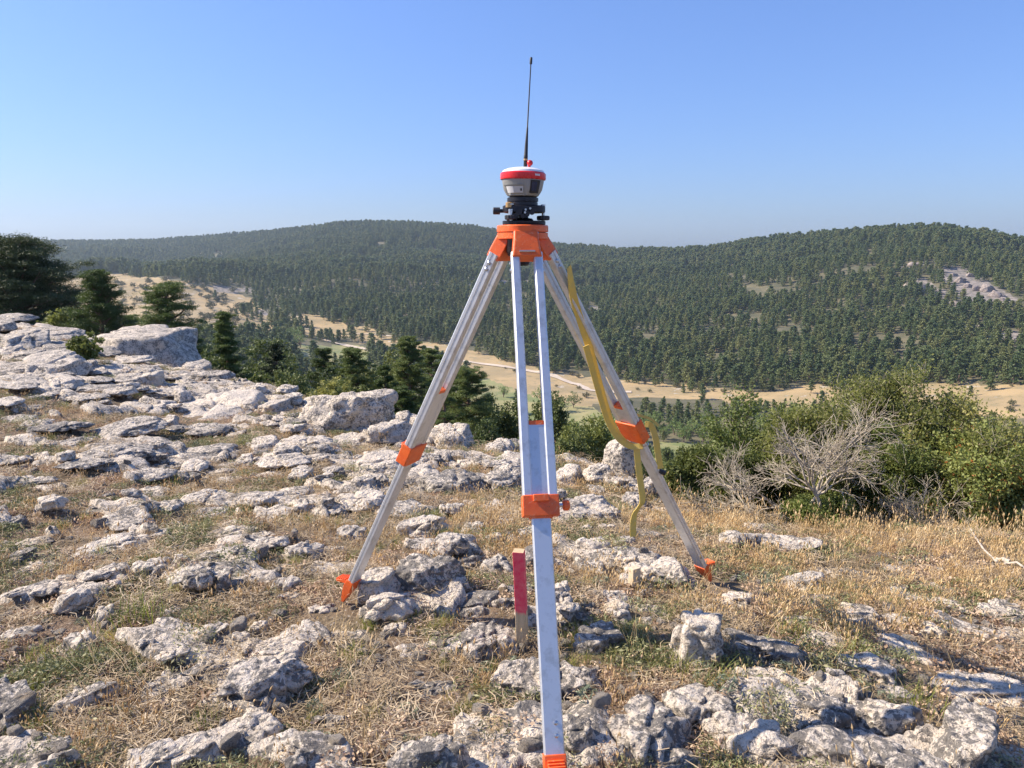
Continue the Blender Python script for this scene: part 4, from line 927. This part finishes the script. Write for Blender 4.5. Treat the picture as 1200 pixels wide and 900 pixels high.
hh = np.where((rr > 225) & (rr < kr[:, 0] - 12) & (px > 670), hh * .66, hh)
_, pyt, _ = proj(x, y, z + 11 * hh)
clump = n2(x, y, 45, 3, 91)
beyond = rr > kr[:, 0] - 12
dn = np.where(rr < 700, .95, np.where(rr < 1300, .74, .40))
keep = (~dm) & (~gm) & (~cm) & (rr > 70) & (rr < kr[:, 1] + 90) & (nrs.rand(n_c) < dn)
keep &= np.where(beyond, clump > -.72, (clump > -.25))
keep &= np.where(rr < 262, pyt > np.interp(px, env_x, env_y), True)
mid = (rr >= 262) & (~beyond)
keep &= ~((rr > 225) & (~beyond) & (px > 680) & (pyt < np.interp(px, [680, 760, 1000, 1100, 1300], [466, 461, 464, 478, 484])))
keep &= ~(mid & (py > 508) & (px > 740) & (px < 930) & (pyt < 500))
# thin woods on the left meadow margin and a few lone trees on the meadows
lone = (dm | gm) & (rr > 280) & (nrs.rand(n_c) < np.where(px > 690, .06, .09)) & (n2(x, y, 30, 2, 95) > .15) & (px > 250)
lone &= ~((px > 470) & (px < 700) & (py < 470))
sel = np.where(keep | lone)[0]; order = sel[np.argsort(rr[sel])]
# keep spacing for the nearer ones
grid = {}; fin = []
for i_ in order:
    sp_d = 4.4 if rr[i_] < 600 else 4.8
    if rr[i_] < 900:
        kx, ky = int(x[i_] // 5), int(y[i_] // 5); bad = False
        for ax in (-1, 0, 1):
            for ay in (-1, 0, 1):
                for j_ in grid.get((kx + ax, ky + ay), ()):
                    if (x[j_] - x[i_]) ** 2 + (y[j_] - y[i_]) ** 2 < sp_d ** 2: bad = True; break
                if bad: break
            if bad: break
        if bad: continue
        grid.setdefault((kx, ky), []).append(i_)
    fin.append(i_)
print('forest trees', len(fin))
vis = [i_ for i_ in fin if -10 < px[i_] < 1210 and rr[i_] > 235 or (rr[i_] <= 235 and 240 < px[i_] < 900)]
near_set = vis[:290]; used = set(near_set); k5 = 0
def vlabel(i_):
    X_, Y_ = px[i_], py[i_]
    if rr[i_] < 235: return ('tall' if hh[i_] > 1.0 else 'short') + (' near' if rr[i_] < 150 else ' distant') + ' dark pine on the slope below the hilltop, ' + ('right of the big boulder' if X_ < 300 else 'behind the tree belt' if X_ < 380 else 'behind the spreading pine' if X_ < 450 else 'behind the left tripod leg' if X_ < 590 else 'seen through the front leg' if X_ < 660 else 'right of the tripod')
    if X_ < 330: return 'small pine at the edge of the golden meadow on the left'
    if X_ < 470: return 'pine in the copse beside the dirt track left of the tripod'
    if X_ < 700: return 'pine near the dirt track behind the tripod legs'
    if X_ < 830: return 'dark pine in the belt between dry meadow and leafy trees'
    if X_ < 1000: return 'pine in the dark belt behind the dead shrub'
    return 'pine on the valley floor at the right behind the thorn shrub'
first = {}
for c_, i_ in enumerate(near_set):
    k5 = int(nrs.randint(0, 5)); src = P0[k5]; s_ = float(hh[i_]) * (.62 if rr[i_] < 235 else .8)
    lab = vlabel(i_); copy_tree(src, (x[i_], y[i_], z[i_] - .3), s_, float(nrs.rand() * 6.28), lab, 'pines: ' + lab)
# deciduous trees and meadow scrub
dpx = [(752, 508), (766, 503), (778, 512), (790, 506), (801, 515), (812, 507), (824, 514), (835, 508), (848, 517), (860, 512), (872, 519), (884, 515), (897, 522), (742, 516), (730, 509), (719, 502), (758, 497), (840, 502), (905, 512), (826, 502), (590, 462), (636, 470), (658, 478), (672, 474), (345, 398), (352, 404), (770, 496)]
for k, (a_, b_) in enumerate(dpx):
    p = ground_hit(a_, b_ + 4); src = D0[k % 2]
    lab = 'pale green leafy tree in the valley ' + ('beside the green field right of the tripod' if a_ > 700 else ('on the grass between the tripod legs' if a_ > 500 else 'below the left pine copse'))
    copy_tree(src, (p.x, p.y, p.z - .2), rnd.uniform(.7, 1.1) * p.length / 300, rnd.uniform(0, 6), lab, 'leafy trees: ' + lab)
for k, (a_, b_, r_) in enumerate([(652, 500, 60), (676, 494, 75), (705, 500, 48), (722, 490, 90), (748, 520, 60), (765, 528, 48), (785, 540, 40), (812, 548, 60), (800, 560, 34), (835, 556, 46), (860, 548, 70), (700, 486, 130), (740, 500, 130), (775, 536, 85), (665, 488, 140), (625, 492, 90), (612, 498, 60)]):
    v_ = ray(a_, b_); h_ = math.hypot(v_.x, v_.y); X1_, Y1_ = v_.x / h_ * r_, v_.y / h_ * r_; z1_ = g1(X1_, Y1_); top_ = CZ + v_.z / h_ * r_
    if top_ - z1_ < 1.5: continue
    copy_tree(D0[k % 2], (X1_, Y1_, z1_ - .2), (top_ - z1_) / 8.0, k * 1.7, 'leafy green tree on the slope just below the crest behind the right tripod leg', 'leafy trees just below the crest')
cnt = 0; tries = 0
while cnt < 170 and tries < 5000:
    tries += 1
    a_, b_ = (rnd.uniform(80, 330), rnd.uniform(330, 385)) if rnd.random() < .55 else (rnd.uniform(500, 1200), rnd.uniform(412, 485))
    if not any(inpoly([a_], [b_], P_)[0] for P_ in DRY): continue
    p = ground_hit(a_, b_); s_ = rnd.uniform(.5, 1.4) * (2.0 if a_ < 340 else 1)
    lab = 'low dark bush dotted over the ' + ('golden meadow on the left' if a_ < 340 else 'dry meadow across the valley')
    copy_tree(B0, (p.x, p.y, p.z - .1), s_, rnd.uniform(0, 6), lab, 'bushes: ' + lab); cnt += 1
# the prototypes themselves stand in the wood
fi = [i_ for i_ in fin if i_ not in used]
for k, src in enumerate(P0):
    i_ = fi.pop(40 + k * 7); src.location = (x[i_], y[i_], z[i_] - .3); src['label'] = vlabel(i_); src['group'] = 'pines: ' + vlabel(i_); src.scale = (float(hh[i_]),) * 3
for k, (src, q_) in enumerate(zip(D0, ((744, 503), (890, 508)))):
    p = ground_hit(*q_); src.location = (p.x, p.y, p.z - .2); lab = 'pale green leafy tree in the valley beside the green field right of the tripod'; src['label'] = lab; src['group'] = 'leafy trees: ' + lab
p = ground_hit(1090, 474); B0.location = (p.x, p.y, p.z - .1); lab = 'low dark bush dotted over the dry meadow across the valley'; B0['label'] = lab; B0['group'] = 'bushes: ' + lab

def scatter(name, P, rot, scl, kindi, srcs, label, cat):
    me = bpy.data.meshes.new(name); me.vertices.add(len(P)); me.vertices.foreach_set('co', np.asarray(P, np.float32).ravel())
    for nm_, ty, dat in (('rot', 'FLOAT_VECTOR', rot), ('scl', 'FLOAT', scl), ('which', 'INT', kindi)):
        at_ = me.attributes.new(nm_, ty, 'POINT'); at_.data.foreach_set('vector' if ty == 'FLOAT_VECTOR' else 'value', np.asarray(dat, np.int32 if ty == 'INT' else np.float32).ravel())
    o = link(name, me); ng = bpy.data.node_groups.new(name, 'GeometryNodeTree')
    ng.interface.new_socket('Geometry', in_out='INPUT', socket_type='NodeSocketGeometry'); ng.interface.new_socket('Geometry', in_out='OUTPUT', socket_type='NodeSocketGeometry')
    gi = ng.nodes.new('NodeGroupInput'); go = ng.nodes.new('NodeGroupOutput'); jn = ng.nodes.new('GeometryNodeJoinGeometry')
    def na_(n_, t_):
        a_ = ng.nodes.new('GeometryNodeInputNamedAttribute'); a_.data_type = t_; a_.inputs[0].default_value = n_; return a_.outputs[0]
    ro, sc_, wh = na_('rot', 'FLOAT_VECTOR'), na_('scl', 'FLOAT'), na_('which', 'INT')
    for k, src in enumerate(srcs):
        for ob in src:
            ip = ng.nodes.new('GeometryNodeInstanceOnPoints'); oi = ng.nodes.new('GeometryNodeObjectInfo'); oi.inputs['Object'].default_value = ob; oi.inputs['As Instance'].default_value = True; oi.transform_space = 'ORIGINAL'
            cm_ = ng.nodes.new('FunctionNodeCompare'); cm_.data_type = 'INT'; cm_.operation = 'EQUAL'
            ins = [s for s in cm_.inputs if s.type == 'INT']; ng.links.new(wh, ins[0]); ins[1].default_value = k
            ng.links.new(gi.outputs[0], ip.inputs['Points']); ng.links.new(cm_.outputs[0], ip.inputs['Selection']); ng.links.new(oi.outputs['Geometry'], ip.inputs['Instance'])
            ng.links.new(ro, ip.inputs['Rotation']); ng.links.new(sc_, ip.inputs['Scale']); ng.links.new(ip.outputs[0], jn.inputs[0])
    ng.links.new(jn.outputs[0], go.inputs[0]); md = o.modifiers.new('scatter', 'NODES'); md.node_group = ng
    props(o, label, cat, None, 'stuff'); return o
fi = np.array(fi); nf = len(fi)
kinds = nrs.randint(0, 5, nf) + np.where(rr[fi] > 650, 5, 0)
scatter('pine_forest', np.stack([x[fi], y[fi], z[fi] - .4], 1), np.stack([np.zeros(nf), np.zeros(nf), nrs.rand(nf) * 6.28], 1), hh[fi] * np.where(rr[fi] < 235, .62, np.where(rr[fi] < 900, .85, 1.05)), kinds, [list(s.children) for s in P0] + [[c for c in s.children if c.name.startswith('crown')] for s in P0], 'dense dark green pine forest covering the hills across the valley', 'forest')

# cliff rocks on the right hill
clf = [(1068, 334, 16, 8), (1082, 336, 16, 8), (1098, 341, 16, 9), (1112, 347, 10, 6), (1104, 317, 8, 8), (1119, 318, 12, 12), (1126, 325, 14, 13), (1135, 331, 12, 12), (1146, 334, 14, 13), (1138, 322, 10, 6), (1158, 337, 16, 8), (1168, 343, 14, 10), (1176, 348, 12, 10), (1186, 354, 14, 10), (1122, 355, 8, 8), (1128, 360, 10, 8), (1165, 362, 14, 6), (1072, 311, 12, 4), (1082, 314, 8, 5), (1182, 396, 20, 10), (1170, 402, 14, 8), (1192, 400, 16, 10), (690, 363, 14, 5), (1128, 399, 16, 5)]
for k, (a_, b_, w_, h_) in enumerate(clf):
    p = ground_hit(a_, b_ + h_ / 2)
    if p.length > 1500: continue
    s_ = p.length / F * 1.12; me = rock_mesh(700 + k, 1.0, rnd.uniform(.4, .7), rnd.uniform(.5, .8), 'b', 4, 'cliff_rock', M['cliff'] if 'cliff' in M else M.setdefault('cliff', bark('cliff_limestone', (.20, .165, .145), (.40, .335, .29), .30)))
    o = link('cliff_rock', me, None, p); zz_ = w_ * s_ * rnd.uniform(.7, 1.1); o.scale = (zz_, zz_ * .8, zz_ * .55); o.rotation_euler = (rnd.uniform(-.2, .2), rnd.uniform(.1, .5), rnd.uniform(-.5, .5)); props(o, mk_label('pale limestone crag among the hillside pines', a_, b_) if False else ('pale limestone crag on the forested right hill' if a_ > 1050 else 'small pale outcrop in the forest behind the tripod'), 'cliff', 'crags on the right hill' if a_ > 1050 else 'outcrop behind the tripod')

# ================================================================== SHRUBS AT THE RIGHT
def branchy(seed, start, dirv, length, rad, depth, tb, tips_, spread=.55, kids=3, grav=-.0, jit=.25):
    rs_ = random.Random(seed); p = Vector(start); d = Vector(dirv).normalized(); pts = [p.copy()]; n = 5
    for k in range(n):
        d = (d + Vector((rs_.gauss(0, jit), rs_.gauss(0, jit), rs_.gauss(0, jit) + grav)) * .6).normalized(); p = p + d * length / n; pts.append(p.copy())
        if depth > 0 and k >= 1:
            for c in range(kids if k == n - 1 else (1 if rs_.random() < .8 else 2)):
                dd_ = (d + Vector((rs_.gauss(0, spread), rs_.gauss(0, spread), rs_.gauss(0, spread)))).normalized()
                branchy(rs_.random(), p, dd_, length * rs_.uniform(.5, .78), rad * (.62 if k < n - 1 else .7) * (1 - k * .06), depth - 1, tb, tips_, spread, kids, grav, jit)
    tb.tube(pts, [max(.0011, rad * (1 - .5 * k / n)) for k in range(n + 1)], 5 if rad > .004 else 3, cap=False); tips_ += pts[2:]
def shrub(name, px, py_base, seed, label, cat, stems, length, rad, depth, bark_mat, leaf=None, per=0, lsize=.012, lspread=.03, spread=.55, kids=2, grav=0., dist=None, frac=1.0, extra=None, jit=.25, bothleaf=None):
    p = ground_hit(px, py_base) if dist is None else at(px, py_base, dist); gz = g1(p.x, p.y); p.z = min(p.z, gz + .3) if dist else gz
    r_ = empty(name, p, label, cat); tb = MB(); tp = []; rs_ = random.Random(seed)
    for s_ in stems:
        branchy(rs_.random(), Vector((s_[3] if len(s_) > 3 else rs_.uniform(-.05, .05), rs_.uniform(-.06, .06), -.02)), s_[:3], length * rs_.uniform(.8, 1.1), rad, depth, tb, tp, spread, kids, grav, jit)
    me = bpy.data.meshes.new('branches'); me.from_pydata([tuple(v) for v in tb.v], [], tb.f); me.materials.append(bark_mat); me.polygons.foreach_set('use_smooth', np.ones(len(me.polygons), bool)); link('branches', me, r_)
    if leaf:
        rn = np.random.RandomState(seed); C = np.array([t[:] for t in tp]); C = C[rn.rand(len(C)) < frac]
        P = np.repeat(C, per, 0) + rn.normal(size=(len(C) * per, 3)) * lspread; P = P[P[:, 2] > -.02]
        V, T = tris_at(P, lsize, rn, 0); link('leaves', mesh_np('leaves', V, T, leaf), r_)
        if bothleaf:
            P2 = P[rn.rand(len(P)) < .05] + rn.normal(size=(1, 3)) * .01; V, T = tris_at(P2, lsize * 1.1, rn, 0); link('orange_leaves', mesh_np('orange_leaves', V, T, bothleaf), r_)
    return r_
shrub('dead_shrub', 953, 598, 5, 'large bare grey dead shrub with forking branches behind the dry grass', 'shrub', [(.05, 0, 1), (-.6, .1, .8), (-.9, 0, .5), (.30, .1, .9)], .34, .014, 4, M['dead'], spread=.42, kids=1, dist=4.5)
shrub('dead_shrub', 885, 606, 6, 'low sprawling bare grey scrub left of the large dead shrub', 'shrub', [(-.9, 0, .5), (-.6, .2, .7), (-1, -.1, .2)], .26, .008, 3, M['dead'], spread=.5, kids=2, dist=4.7)
shrub('thorn_shrub', 1045, 620, 7, 'tall thorn shrub with yellow green leaves and a pointed top', 'shrub', [(-.25, .2, 1), (-.05, .3, 1), (.25, .2, 1), (.5, .1, .8), (-.6, .2, .8), (.0, -.1, .9)], .54, .010, 4, M['dead'], M['thorn'], 7, .0120, .030, .42, 2, dist=5.0, frac=.55)
shrub('thorn_shrub', 1118, 625, 8, 'sparse thorn shrub with grey stems right of the taller thorn shrub', 'shrub', [(-.1, .2, 1), (.2, .2, 1), (.4, 0, .9), (-.4, .1, .8), (.7, 0, .5)], .42, .011, 4, M['dead'], M['thorn'], 4, .012, .026, .42, 2, dist=4.9, frac=.7)
shrub('juniper_bush', 955, 628, 9, 'bright green low juniper cushion below the dead shrub', 'shrub', [(-.8, 0, .5), (-.3, 0, .7), (.2, 0, .7), (.7, 0, .5), (0, -.3, .5), (-.5, -.3, .4), (.5, -.3, .4)], .15, .006, 3, M['twig'], M['juniper'], 22, .008, .022, .5, 2, dist=4.55)
shrub('juniper_bush', 1035, 600, 10, 'mid green juniper behind the bright green cushion', 'shrub', [(-.6, 0, .7), (-.2, 0, .9), (.2, 0, .9), (.6, 0, .7)], .26, .007, 3, M['twig'], M['juniper'], 20, .0085, .028, .5, 2, dist=4.85)
shrub('berry_shrub', 1180, 640, 11, 'green shrub with orange leaves at the right edge', 'shrub', [(-.5, 0, .9), (0, .1, 1), (.5, 0, .9), (-.8, -.1, .5), (.1, -.2, .7)], .34, .009, 4, M['twig'], M['juniper'], 7, .0115, .028, .45, 2, dist=4.5, bothleaf=M['orange_leaf'])
shrub('green_shrub', 918, 590, 12, 'light green shrub behind the dead shrub', 'shrub', [(-.3, .1, 1), (.1, .2, 1), (.4, .1, .8), (-.6, .1, .7)], .46, .010, 3, M['twig'], M['juniper'], 9, .013, .035, .45, 2, dist=5.6)
shrub('green_shrub', 852, 600, 13, 'low olive shrub between the right tripod leg and the dead shrub', 'shrub', [(-.6, .1, .8), (.1, .2, 1), (.6, .1, .7), (-.9, 0, .5)], .24, .007, 4, M['twig'], M['scrub'], 7, .013, .03, .5, 2, dist=5.2)
shrub('green_shrub', 1150, 610, 14, 'olive shrub behind the sparse thorn shrub', 'shrub', [(-.3, .1, 1), (.2, .2, 1), (.5, .1, .8), (-.6, .1, .7)], .36, .010, 4, M['dead'], M['scrub'], 9, .014, .035, .45, 2, dist=5.6)
shrub('green_shrub', 1085, 600, 15, 'olive shrub in the middle behind the two thorn shrubs', 'shrub', [(-.3, .1, 1), (.1, .2, 1), (.5, .1, .8), (-.6, .1, .7)], .30, .010, 4, M['dead'], M['scrub'], 9, .014, .035, .45, 2, dist=5.5)
shrub('green_shrub', 990, 596, 16, 'olive shrub right behind the dead shrub', 'shrub', [(-.3, .1, 1), (.1, .2, 1), (.5, .1, .8), (-.6, .1, .7)], .32, .010, 4, M['twig'], M['scrub'], 8, .013, .035, .45, 2, dist=5.4)
shrub('dead_shrub', 1118, 645, 17, 'tangle of bleached dead branches under the sparse thorn shrub', 'shrub', [(-.9, -.1, .35), (.8, -.1, .3), (.1, -.3, .6), (-.5, -.2, .7), (.5, 0, .8)], .22, .009, 3, M['dead'], spread=.55, kids=3, dist=4.35)
shrub('dead_shrub', 1050, 640, 18, 'thin pale dead twigs in front of the tall thorn shrub', 'shrub', [(-.8, -.1, .5), (.2, -.1, 1), (-.3, -.1, .9)], .20, .005, 3, M['dead'], spread=.5, kids=2, dist=4.45)

# ================================================================== GROUND COVER
def blades(seed, n, h0, h1, width, lean, spread, head=0., curve=.5, nseg=2):
    rs_ = np.random.RandomState(seed); V, Fc = [], []
    for _ in range(n):
        a_ = rs_.rand() * 6.28; b0 = np.array([rs_.normal() * spread, rs_.normal() * spread, -.01]); h = rs_.uniform(h0, h1); ln = rs_.uniform(0, lean); dx = np.array([math.cos(a_), math.sin(a_), 0]); sw = np.array([-math.sin(a_ + .7), math.cos(a_ + .7), 0]) * width * rs_.uniform(.6, 1.3)
        st = len(V)
        for k in range(nseg + 1):
            t = k / nseg; p = b0 + dx * h * ln * (t ** (1 + curve)) + np.array([0, 0, h * t * (1 - .3 * ln * t)]); wv = sw * (1 - .75 * t) * .5
            V += [tuple(p - wv), tuple(p + wv)]
        for k in range(nseg): Fc.append((st + 2 * k, st + 2 * k + 1, st + 2 * k + 3, st + 2 * k + 2))
        if head and rs_.rand() < head:
            p = np.array(V[-1]); dd_ = dx * .5 * ln + np.array([0, 0, 1]); dd_ /= np.linalg.norm(dd_); hl = rs_.uniform(.014, .03); hw = rs_.uniform(.0022, .0045); s2 = np.array([sw[1], -sw[0], 0]) / (np.linalg.norm(sw) + 1e-9) * hw; s1 = sw / (np.linalg.norm(sw) + 1e-9) * hw
            q0 = len(V); V += [tuple(p - dd_ * .004), tuple(p + dd_ * hl * .4 + s1), tuple(p + dd_ * hl * .4 + s2), tuple(p + dd_ * hl * .4 - s1), tuple(p + dd_ * hl * .4 - s2), tuple(p + dd_ * hl)]
            for k in range(4): a1, b1 = q0 + 1 + k, q0 + 1 + (k + 1) % 4; Fc += [(q0, a1, b1, b1), (q0 + 5, b1, a1, a1)]
    return V, Fc
def pmesh(name, V, Fc, mat):
    me = bpy.data.meshes.new(name); me.from_pydata(V, [], [tuple(dict.fromkeys(f)) for f in Fc]); me.materials.append(mat); return me
def leafy(seed, n, w, h, size, mat, name, aspect=1.):
    rs_ = np.random.RandomState(seed); d = rs_.normal(size=(n, 3)); d /= np.linalg.norm(d, axis=1)[:, None]; P = d * np.array([w, w, h]) * (rs_.uniform(.3, 1, n) ** .4)[:, None]; P[:, 2] = np.abs(P[:, 2]) ; V, T = tris_at(P, size, rs_, 0, aspect); return mesh_np(name, V, T, mat)
def litter_mesh(seed, n, w, mat, L0=.015, L1=.06, th=.0010):
    rs_ = np.random.RandomState(seed); V, Fc = [], []
    for _ in range(n):
        c = np.array([rs_.normal() * w, rs_.normal() * w, rs_.uniform(.001, .022)]); a_ = rs_.rand() * 6.28; e = rs_.normal() * .22; L_ = rs_.uniform(L0, L1) / 2; d = np.array([math.cos(a_), math.sin(a_), e]); s_ = np.array([-math.sin(a_), math.cos(a_), rs_.normal() * .4]) * th; bd = np.array([-math.sin(a_), math.cos(a_), .3]) * rs_.normal() * L_ * .3
        st = len(V); V += [tuple(c - d * L_ - s_), tuple(c - d * L_ + s_), tuple(c + bd - s_), tuple(c + bd + s_), tuple(c + d * L_ - s_ * .5), tuple(c + d * L_ + s_ * .5)]; Fc += [(st, st + 1, st + 3, st + 2), (st + 2, st + 3, st + 5, st + 4)]
    return V, Fc
def proto(name, me, px, py, label, cat):
    p = ground_hit(px, py); o = link(name, me, None, p); props(o, label, cat, None, 'stuff' if name == 'dead_stalks' else None); return o
st = [proto('dry_grass_tuft', pmesh('dry_grass_tuft', *blades(40 + k, 16, .05, .13, .0022, .5, .028, .75), M['straw']), *q_, l_, 'grass tuft') for k, (q_, l_) in enumerate((((712, 800), 'upright golden dry grass tuft in front of the lichened outcrop right of the front leg'), ((905, 700), 'dry straw tuft right of the right tripod foot'), ((980, 655), 'dry straw tuft in front of the bright juniper')))]
st.append(proto('tall_dry_grass', pmesh('tall_dry_grass', *blades(47, 9, .12, .24, .0020, .45, .03, .9, .8, 3), M['straw']), 1040, 640, 'tall thin dry grass stems in front of the tall thorn shrub', 'grass tuft'))
lt = [proto('dead_stalks', pmesh('dead_stalks', *litter_mesh(50 + k, 60, .045, M['litter']), M['litter']), *q_, l_, 'dead stalks') for k, (q_, l_) in enumerate((((420, 850), 'mat of brown dead stalks in front of the left tripod foot'), ((560, 860), 'mat of brown dead stalks left of the front tripod foot')))]
fk = [proto('dry_leaf_cluster', leafy(60 + k, 60, .045, .022, .0055, M['flake'], 'dry_leaf_cluster'), *q_, l_, 'dry leaves') for k, (q_, l_) in enumerate((((130, 690), 'curled tan dry leaves left of the paired pale stones'), ((420, 790), 'curled tan dry leaves behind the dead stalk mat')))]
th_ = [proto('thyme_cushion', leafy(70 + k, 150, .055, .035, .0042, M['thyme'], 'thyme_cushion', 1.4), *q_, l_, 'herb cushion') for k, (q_, l_) in enumerate((((350, 830), 'dark olive thyme cushion in front of the lichened block'), ((930, 780), 'olive thyme cushion right of the dark long rock')))]
sg = [proto('grey_herb', leafy(80, 70, .04, .04, .0075, M['sage'], 'grey_herb', 1.8), 690, 820, 'pale grey green herb at the right side of the front leg', 'herb')]
gv, gf = blades(90, 60, .045, .10, .0022, .8, .026, 0, .6, 3)
gg = [proto('green_grass_tuft', pmesh('green_grass_tuft', gv, gf, M['grass']), 45, 775, 'bright green grass tuft at the left edge of the foreground', 'grass tuft')]
for k, (a_, b_, s_, lab) in enumerate(((160, 728, 1.5, 'widest green grass tuft right of the rounded grey stone'), (205, 570, 1.0, 'yellow green grass tuft in the middle of the left dry grass'), (75, 482, 1.1, 'yellow green grass tuft below the left rock field'), (415, 775, .9, 'green grass tuft in front of the left tripod foot'),
        (800, 790, 1.0, 'green grass tuft in front of the white wedge shaped rock'), (842, 805, 1.0, 'green grass tuft between the wedge rock and the ridge slab'), (395, 690, .7, 'small green tuft just left of the left tripod foot'), (215, 685, .8, 'green tuft between the paired stones on the left'), (1005, 765, .9, 'olive grass tuft between two pale slabs on the right'),
        (925, 742, .9, 'olive grass tuft behind the dark long rock on the right'), (280, 575, .7, 'small green tuft beside pale slabs left of centre'), (195, 490, .9, 'green tuft among the far flat rocks'), (1075, 830, 1.1, 'tall green tuft left of the narrow slab at the lower right'), (120, 650, .7, 'green tuft in front of the long white slab'), (240, 850, .8, 'olive grass tuft behind the lowest left boulder'))):
    p = ground_hit(a_, b_); o = gg[0].copy(); COL.objects.link(o); o.location = p; o.scale = (s_ * 1.2,) * 3; o.rotation_euler = (0, 0, k * 1.3); props(o, lab, 'grass tuft', 'green grass tufts')
gg[0]['group'] = 'green grass tufts'
def sample(n, rmin, rmax, pw=1.0):
    u = nrs.rand(n); r = (rmin ** (2 - pw) + u * (rmax ** (2 - pw) - rmin ** (2 - pw))) ** (1 / (2 - pw)); n = int(n * 1.4); r = np.concatenate([r, r[:n - len(r)]]) if len(r) < n else r; a_ = np.radians(nrs.uniform(-57, 57, n)); X_, Y_ = r * np.sin(a_), r * np.cos(a_)
    brk = np.interp(np.degrees(a_), KA, KRr[:, 3]); ok = r < brk * 1.12 + .3; return X_[ok], Y_[ok], r[ok]
def cover(name, n, srcs, pw, rmax, dens, label, cat, s0=.7, s1=1.3, tilt=.15, rk=.86, grow=.03, lift=0., rmin=.85):
    X_, Y_, r = sample(n, rmin, rmax, pw); ok = nrs.rand(len(X_)) < dens(X_, Y_, r); X_, Y_, r = X_[ok], Y_[ok], r[ok]; fk_ok = np.ones(len(X_), bool)
    for T_ in tips.values(): fk_ok &= (np.hypot(X_ - T_.x, Y_ - T_.y + .07) > .15)
    X_, Y_, r = X_[fk_ok], Y_[fk_ok], r[fk_ok]
    bo = (BED(X_, Y_) < .45) | (nrs.rand(len(X_)) < .10); X_, Y_, r = X_[bo], Y_[bo], r[bo]
    ok = clear_of_rocks(X_, Y_, rk) | (nrs.rand(len(X_)) < .02); X_, Y_, r = X_[ok], Y_[ok], r[ok]
    Z_ = G(X_, Y_) + lift; m_ = len(X_); print(name, m_)
    return scatter(name, np.stack([X_, Y_, Z_], 1), np.stack([nrs.normal(size=m_) * tilt, nrs.normal(size=m_) * tilt, nrs.rand(m_) * 6.28], 1), nrs.uniform(s0, s1, m_) * (1 + grow * r), nrs.randint(0, len(srcs), m_), [[s] for s in srcs], label, cat)
def straw_d(X_, Y_, r):
    # thicker to the right and beyond the tripod, thinner in the left foreground
    b_ = .12 + .80 * np.clip((Y_ - 2.3) / .9, 0, 1) * np.clip((X_ + .9) / .8, 0.20, 1) + .35 * np.clip(X_ - .6, 0, 1) * np.clip(Y_ - 1.6, 0, 1)
    return np.clip(b_ * np.clip(.72 + n2(X_, Y_, .38, 3, 101) * 1.25, .03, 1.4), 0, 1) * np.where(r > 9, .5, 1)
cover('dry_grass', 42000, st[:3], 1.15, 22, straw_d, 'golden dry grass growing between the limestone rocks', 'grass', .42, .88, .25, .95, .01)
cover('tall_dry_grass_stand', 1500, [st[3]], 1.0, 7, lambda X_, Y_, r: np.where((X_ > .9) & (Y_ > 3.3), .9, .10), 'tall dry grass standing in front of the shrubs', 'grass', .7, 1.1, .15)
cover('dead_stalk_litter', 22000, lt, 1.1, 16, lambda X_, Y_, r: np.clip(.60 + n2(X_, Y_, .4, 3, 111) * 1.1, .06, 1), 'brown dead stalks and litter covering the soil', 'plant litter', .7, 1.3, .1, .9, .05)
cover('dry_leaf_litter', 26000, fk, 1.1, 20, lambda X_, Y_, r: np.clip(.45 + n2(X_, Y_, .35, 2, 121) * .9, .05, 1), 'curled tan dry leaves lying between the rocks', 'leaf litter', .6, 1.3, .2, .9, .05)
cover('thyme_cover', 24000, th_, 1.1, 20, lambda X_, Y_, r: np.clip(.30 + n2(X_, Y_, .4, 2, 131) * 1.1, .02, 1) * np.where(X_ < .8, 1, .5), 'low olive green thyme cushions between the rocks', 'ground cover', .6, 1.45, .2, .88, .05)
cover('grey_herb_cover', 1500, sg, 1.1, 12, lambda X_, Y_, r: np.clip(.25 + n2(X_, Y_, .3, 2, 141) * 1.0, .02, 1), 'grey green herbs scattered in the dry grass', 'ground cover', .4, 1.0, .2)
cover('green_grass', 8000, gg, 1.1, 18, lambda X_, Y_, r: np.clip(n2(X_, Y_, .5, 2, 151) * 1.2 - .05, .05, 1) * np.where(X_ < .9, 1, .4), 'sparse yellow green grass between the rocks', 'grass', .35, .8, .2)
cover('pebbles', 12000, protos_obj if 'protos_obj' in globals() else [proto('pebble', protos[1], 470, 820, 'small pale pebble in the soil left of the front leg', 'stone')], 1.1, 14, lambda X_, Y_, r: np.clip(.5 + n2(X_, Y_, .4, 2, 161), .05, 1), 'pale limestone gravel in the soil', 'gravel', .010, .045, .4, .9, .06)
for o in bpy.data.objects:
    if o.name.startswith('pebble') and o.get('category') == 'stone': o.scale = (.03, .03, .03)

# ================================================================== HAZE
hz = bpy.data.materials.new('haze'); hz.use_nodes = True; nt = hz.node_tree; nt.nodes.clear(); o_ = nt.nodes.new('ShaderNodeOutputMaterial'); pv = nt.nodes.new('ShaderNodeVolumePrincipled')
pv.inputs['Color'].default_value = (.70, .85, 1.0, 1); pv.inputs['Density'].default_value = 1.25e-4; pv.inputs['Anisotropy'].default_value = .3; nt.links.new(pv.outputs[0], o_.inputs['Volume'])
b = MB(); b.box((0, 0, 10), (3600, 0, 0), (0, 3600, 0), (0, 0, 108)); ho = b.build('haze', hz, None, 0, base=(0, 0, 0)); props(ho, 'thin bluish haze filling the valley air', 'haze', None, 'stuff')
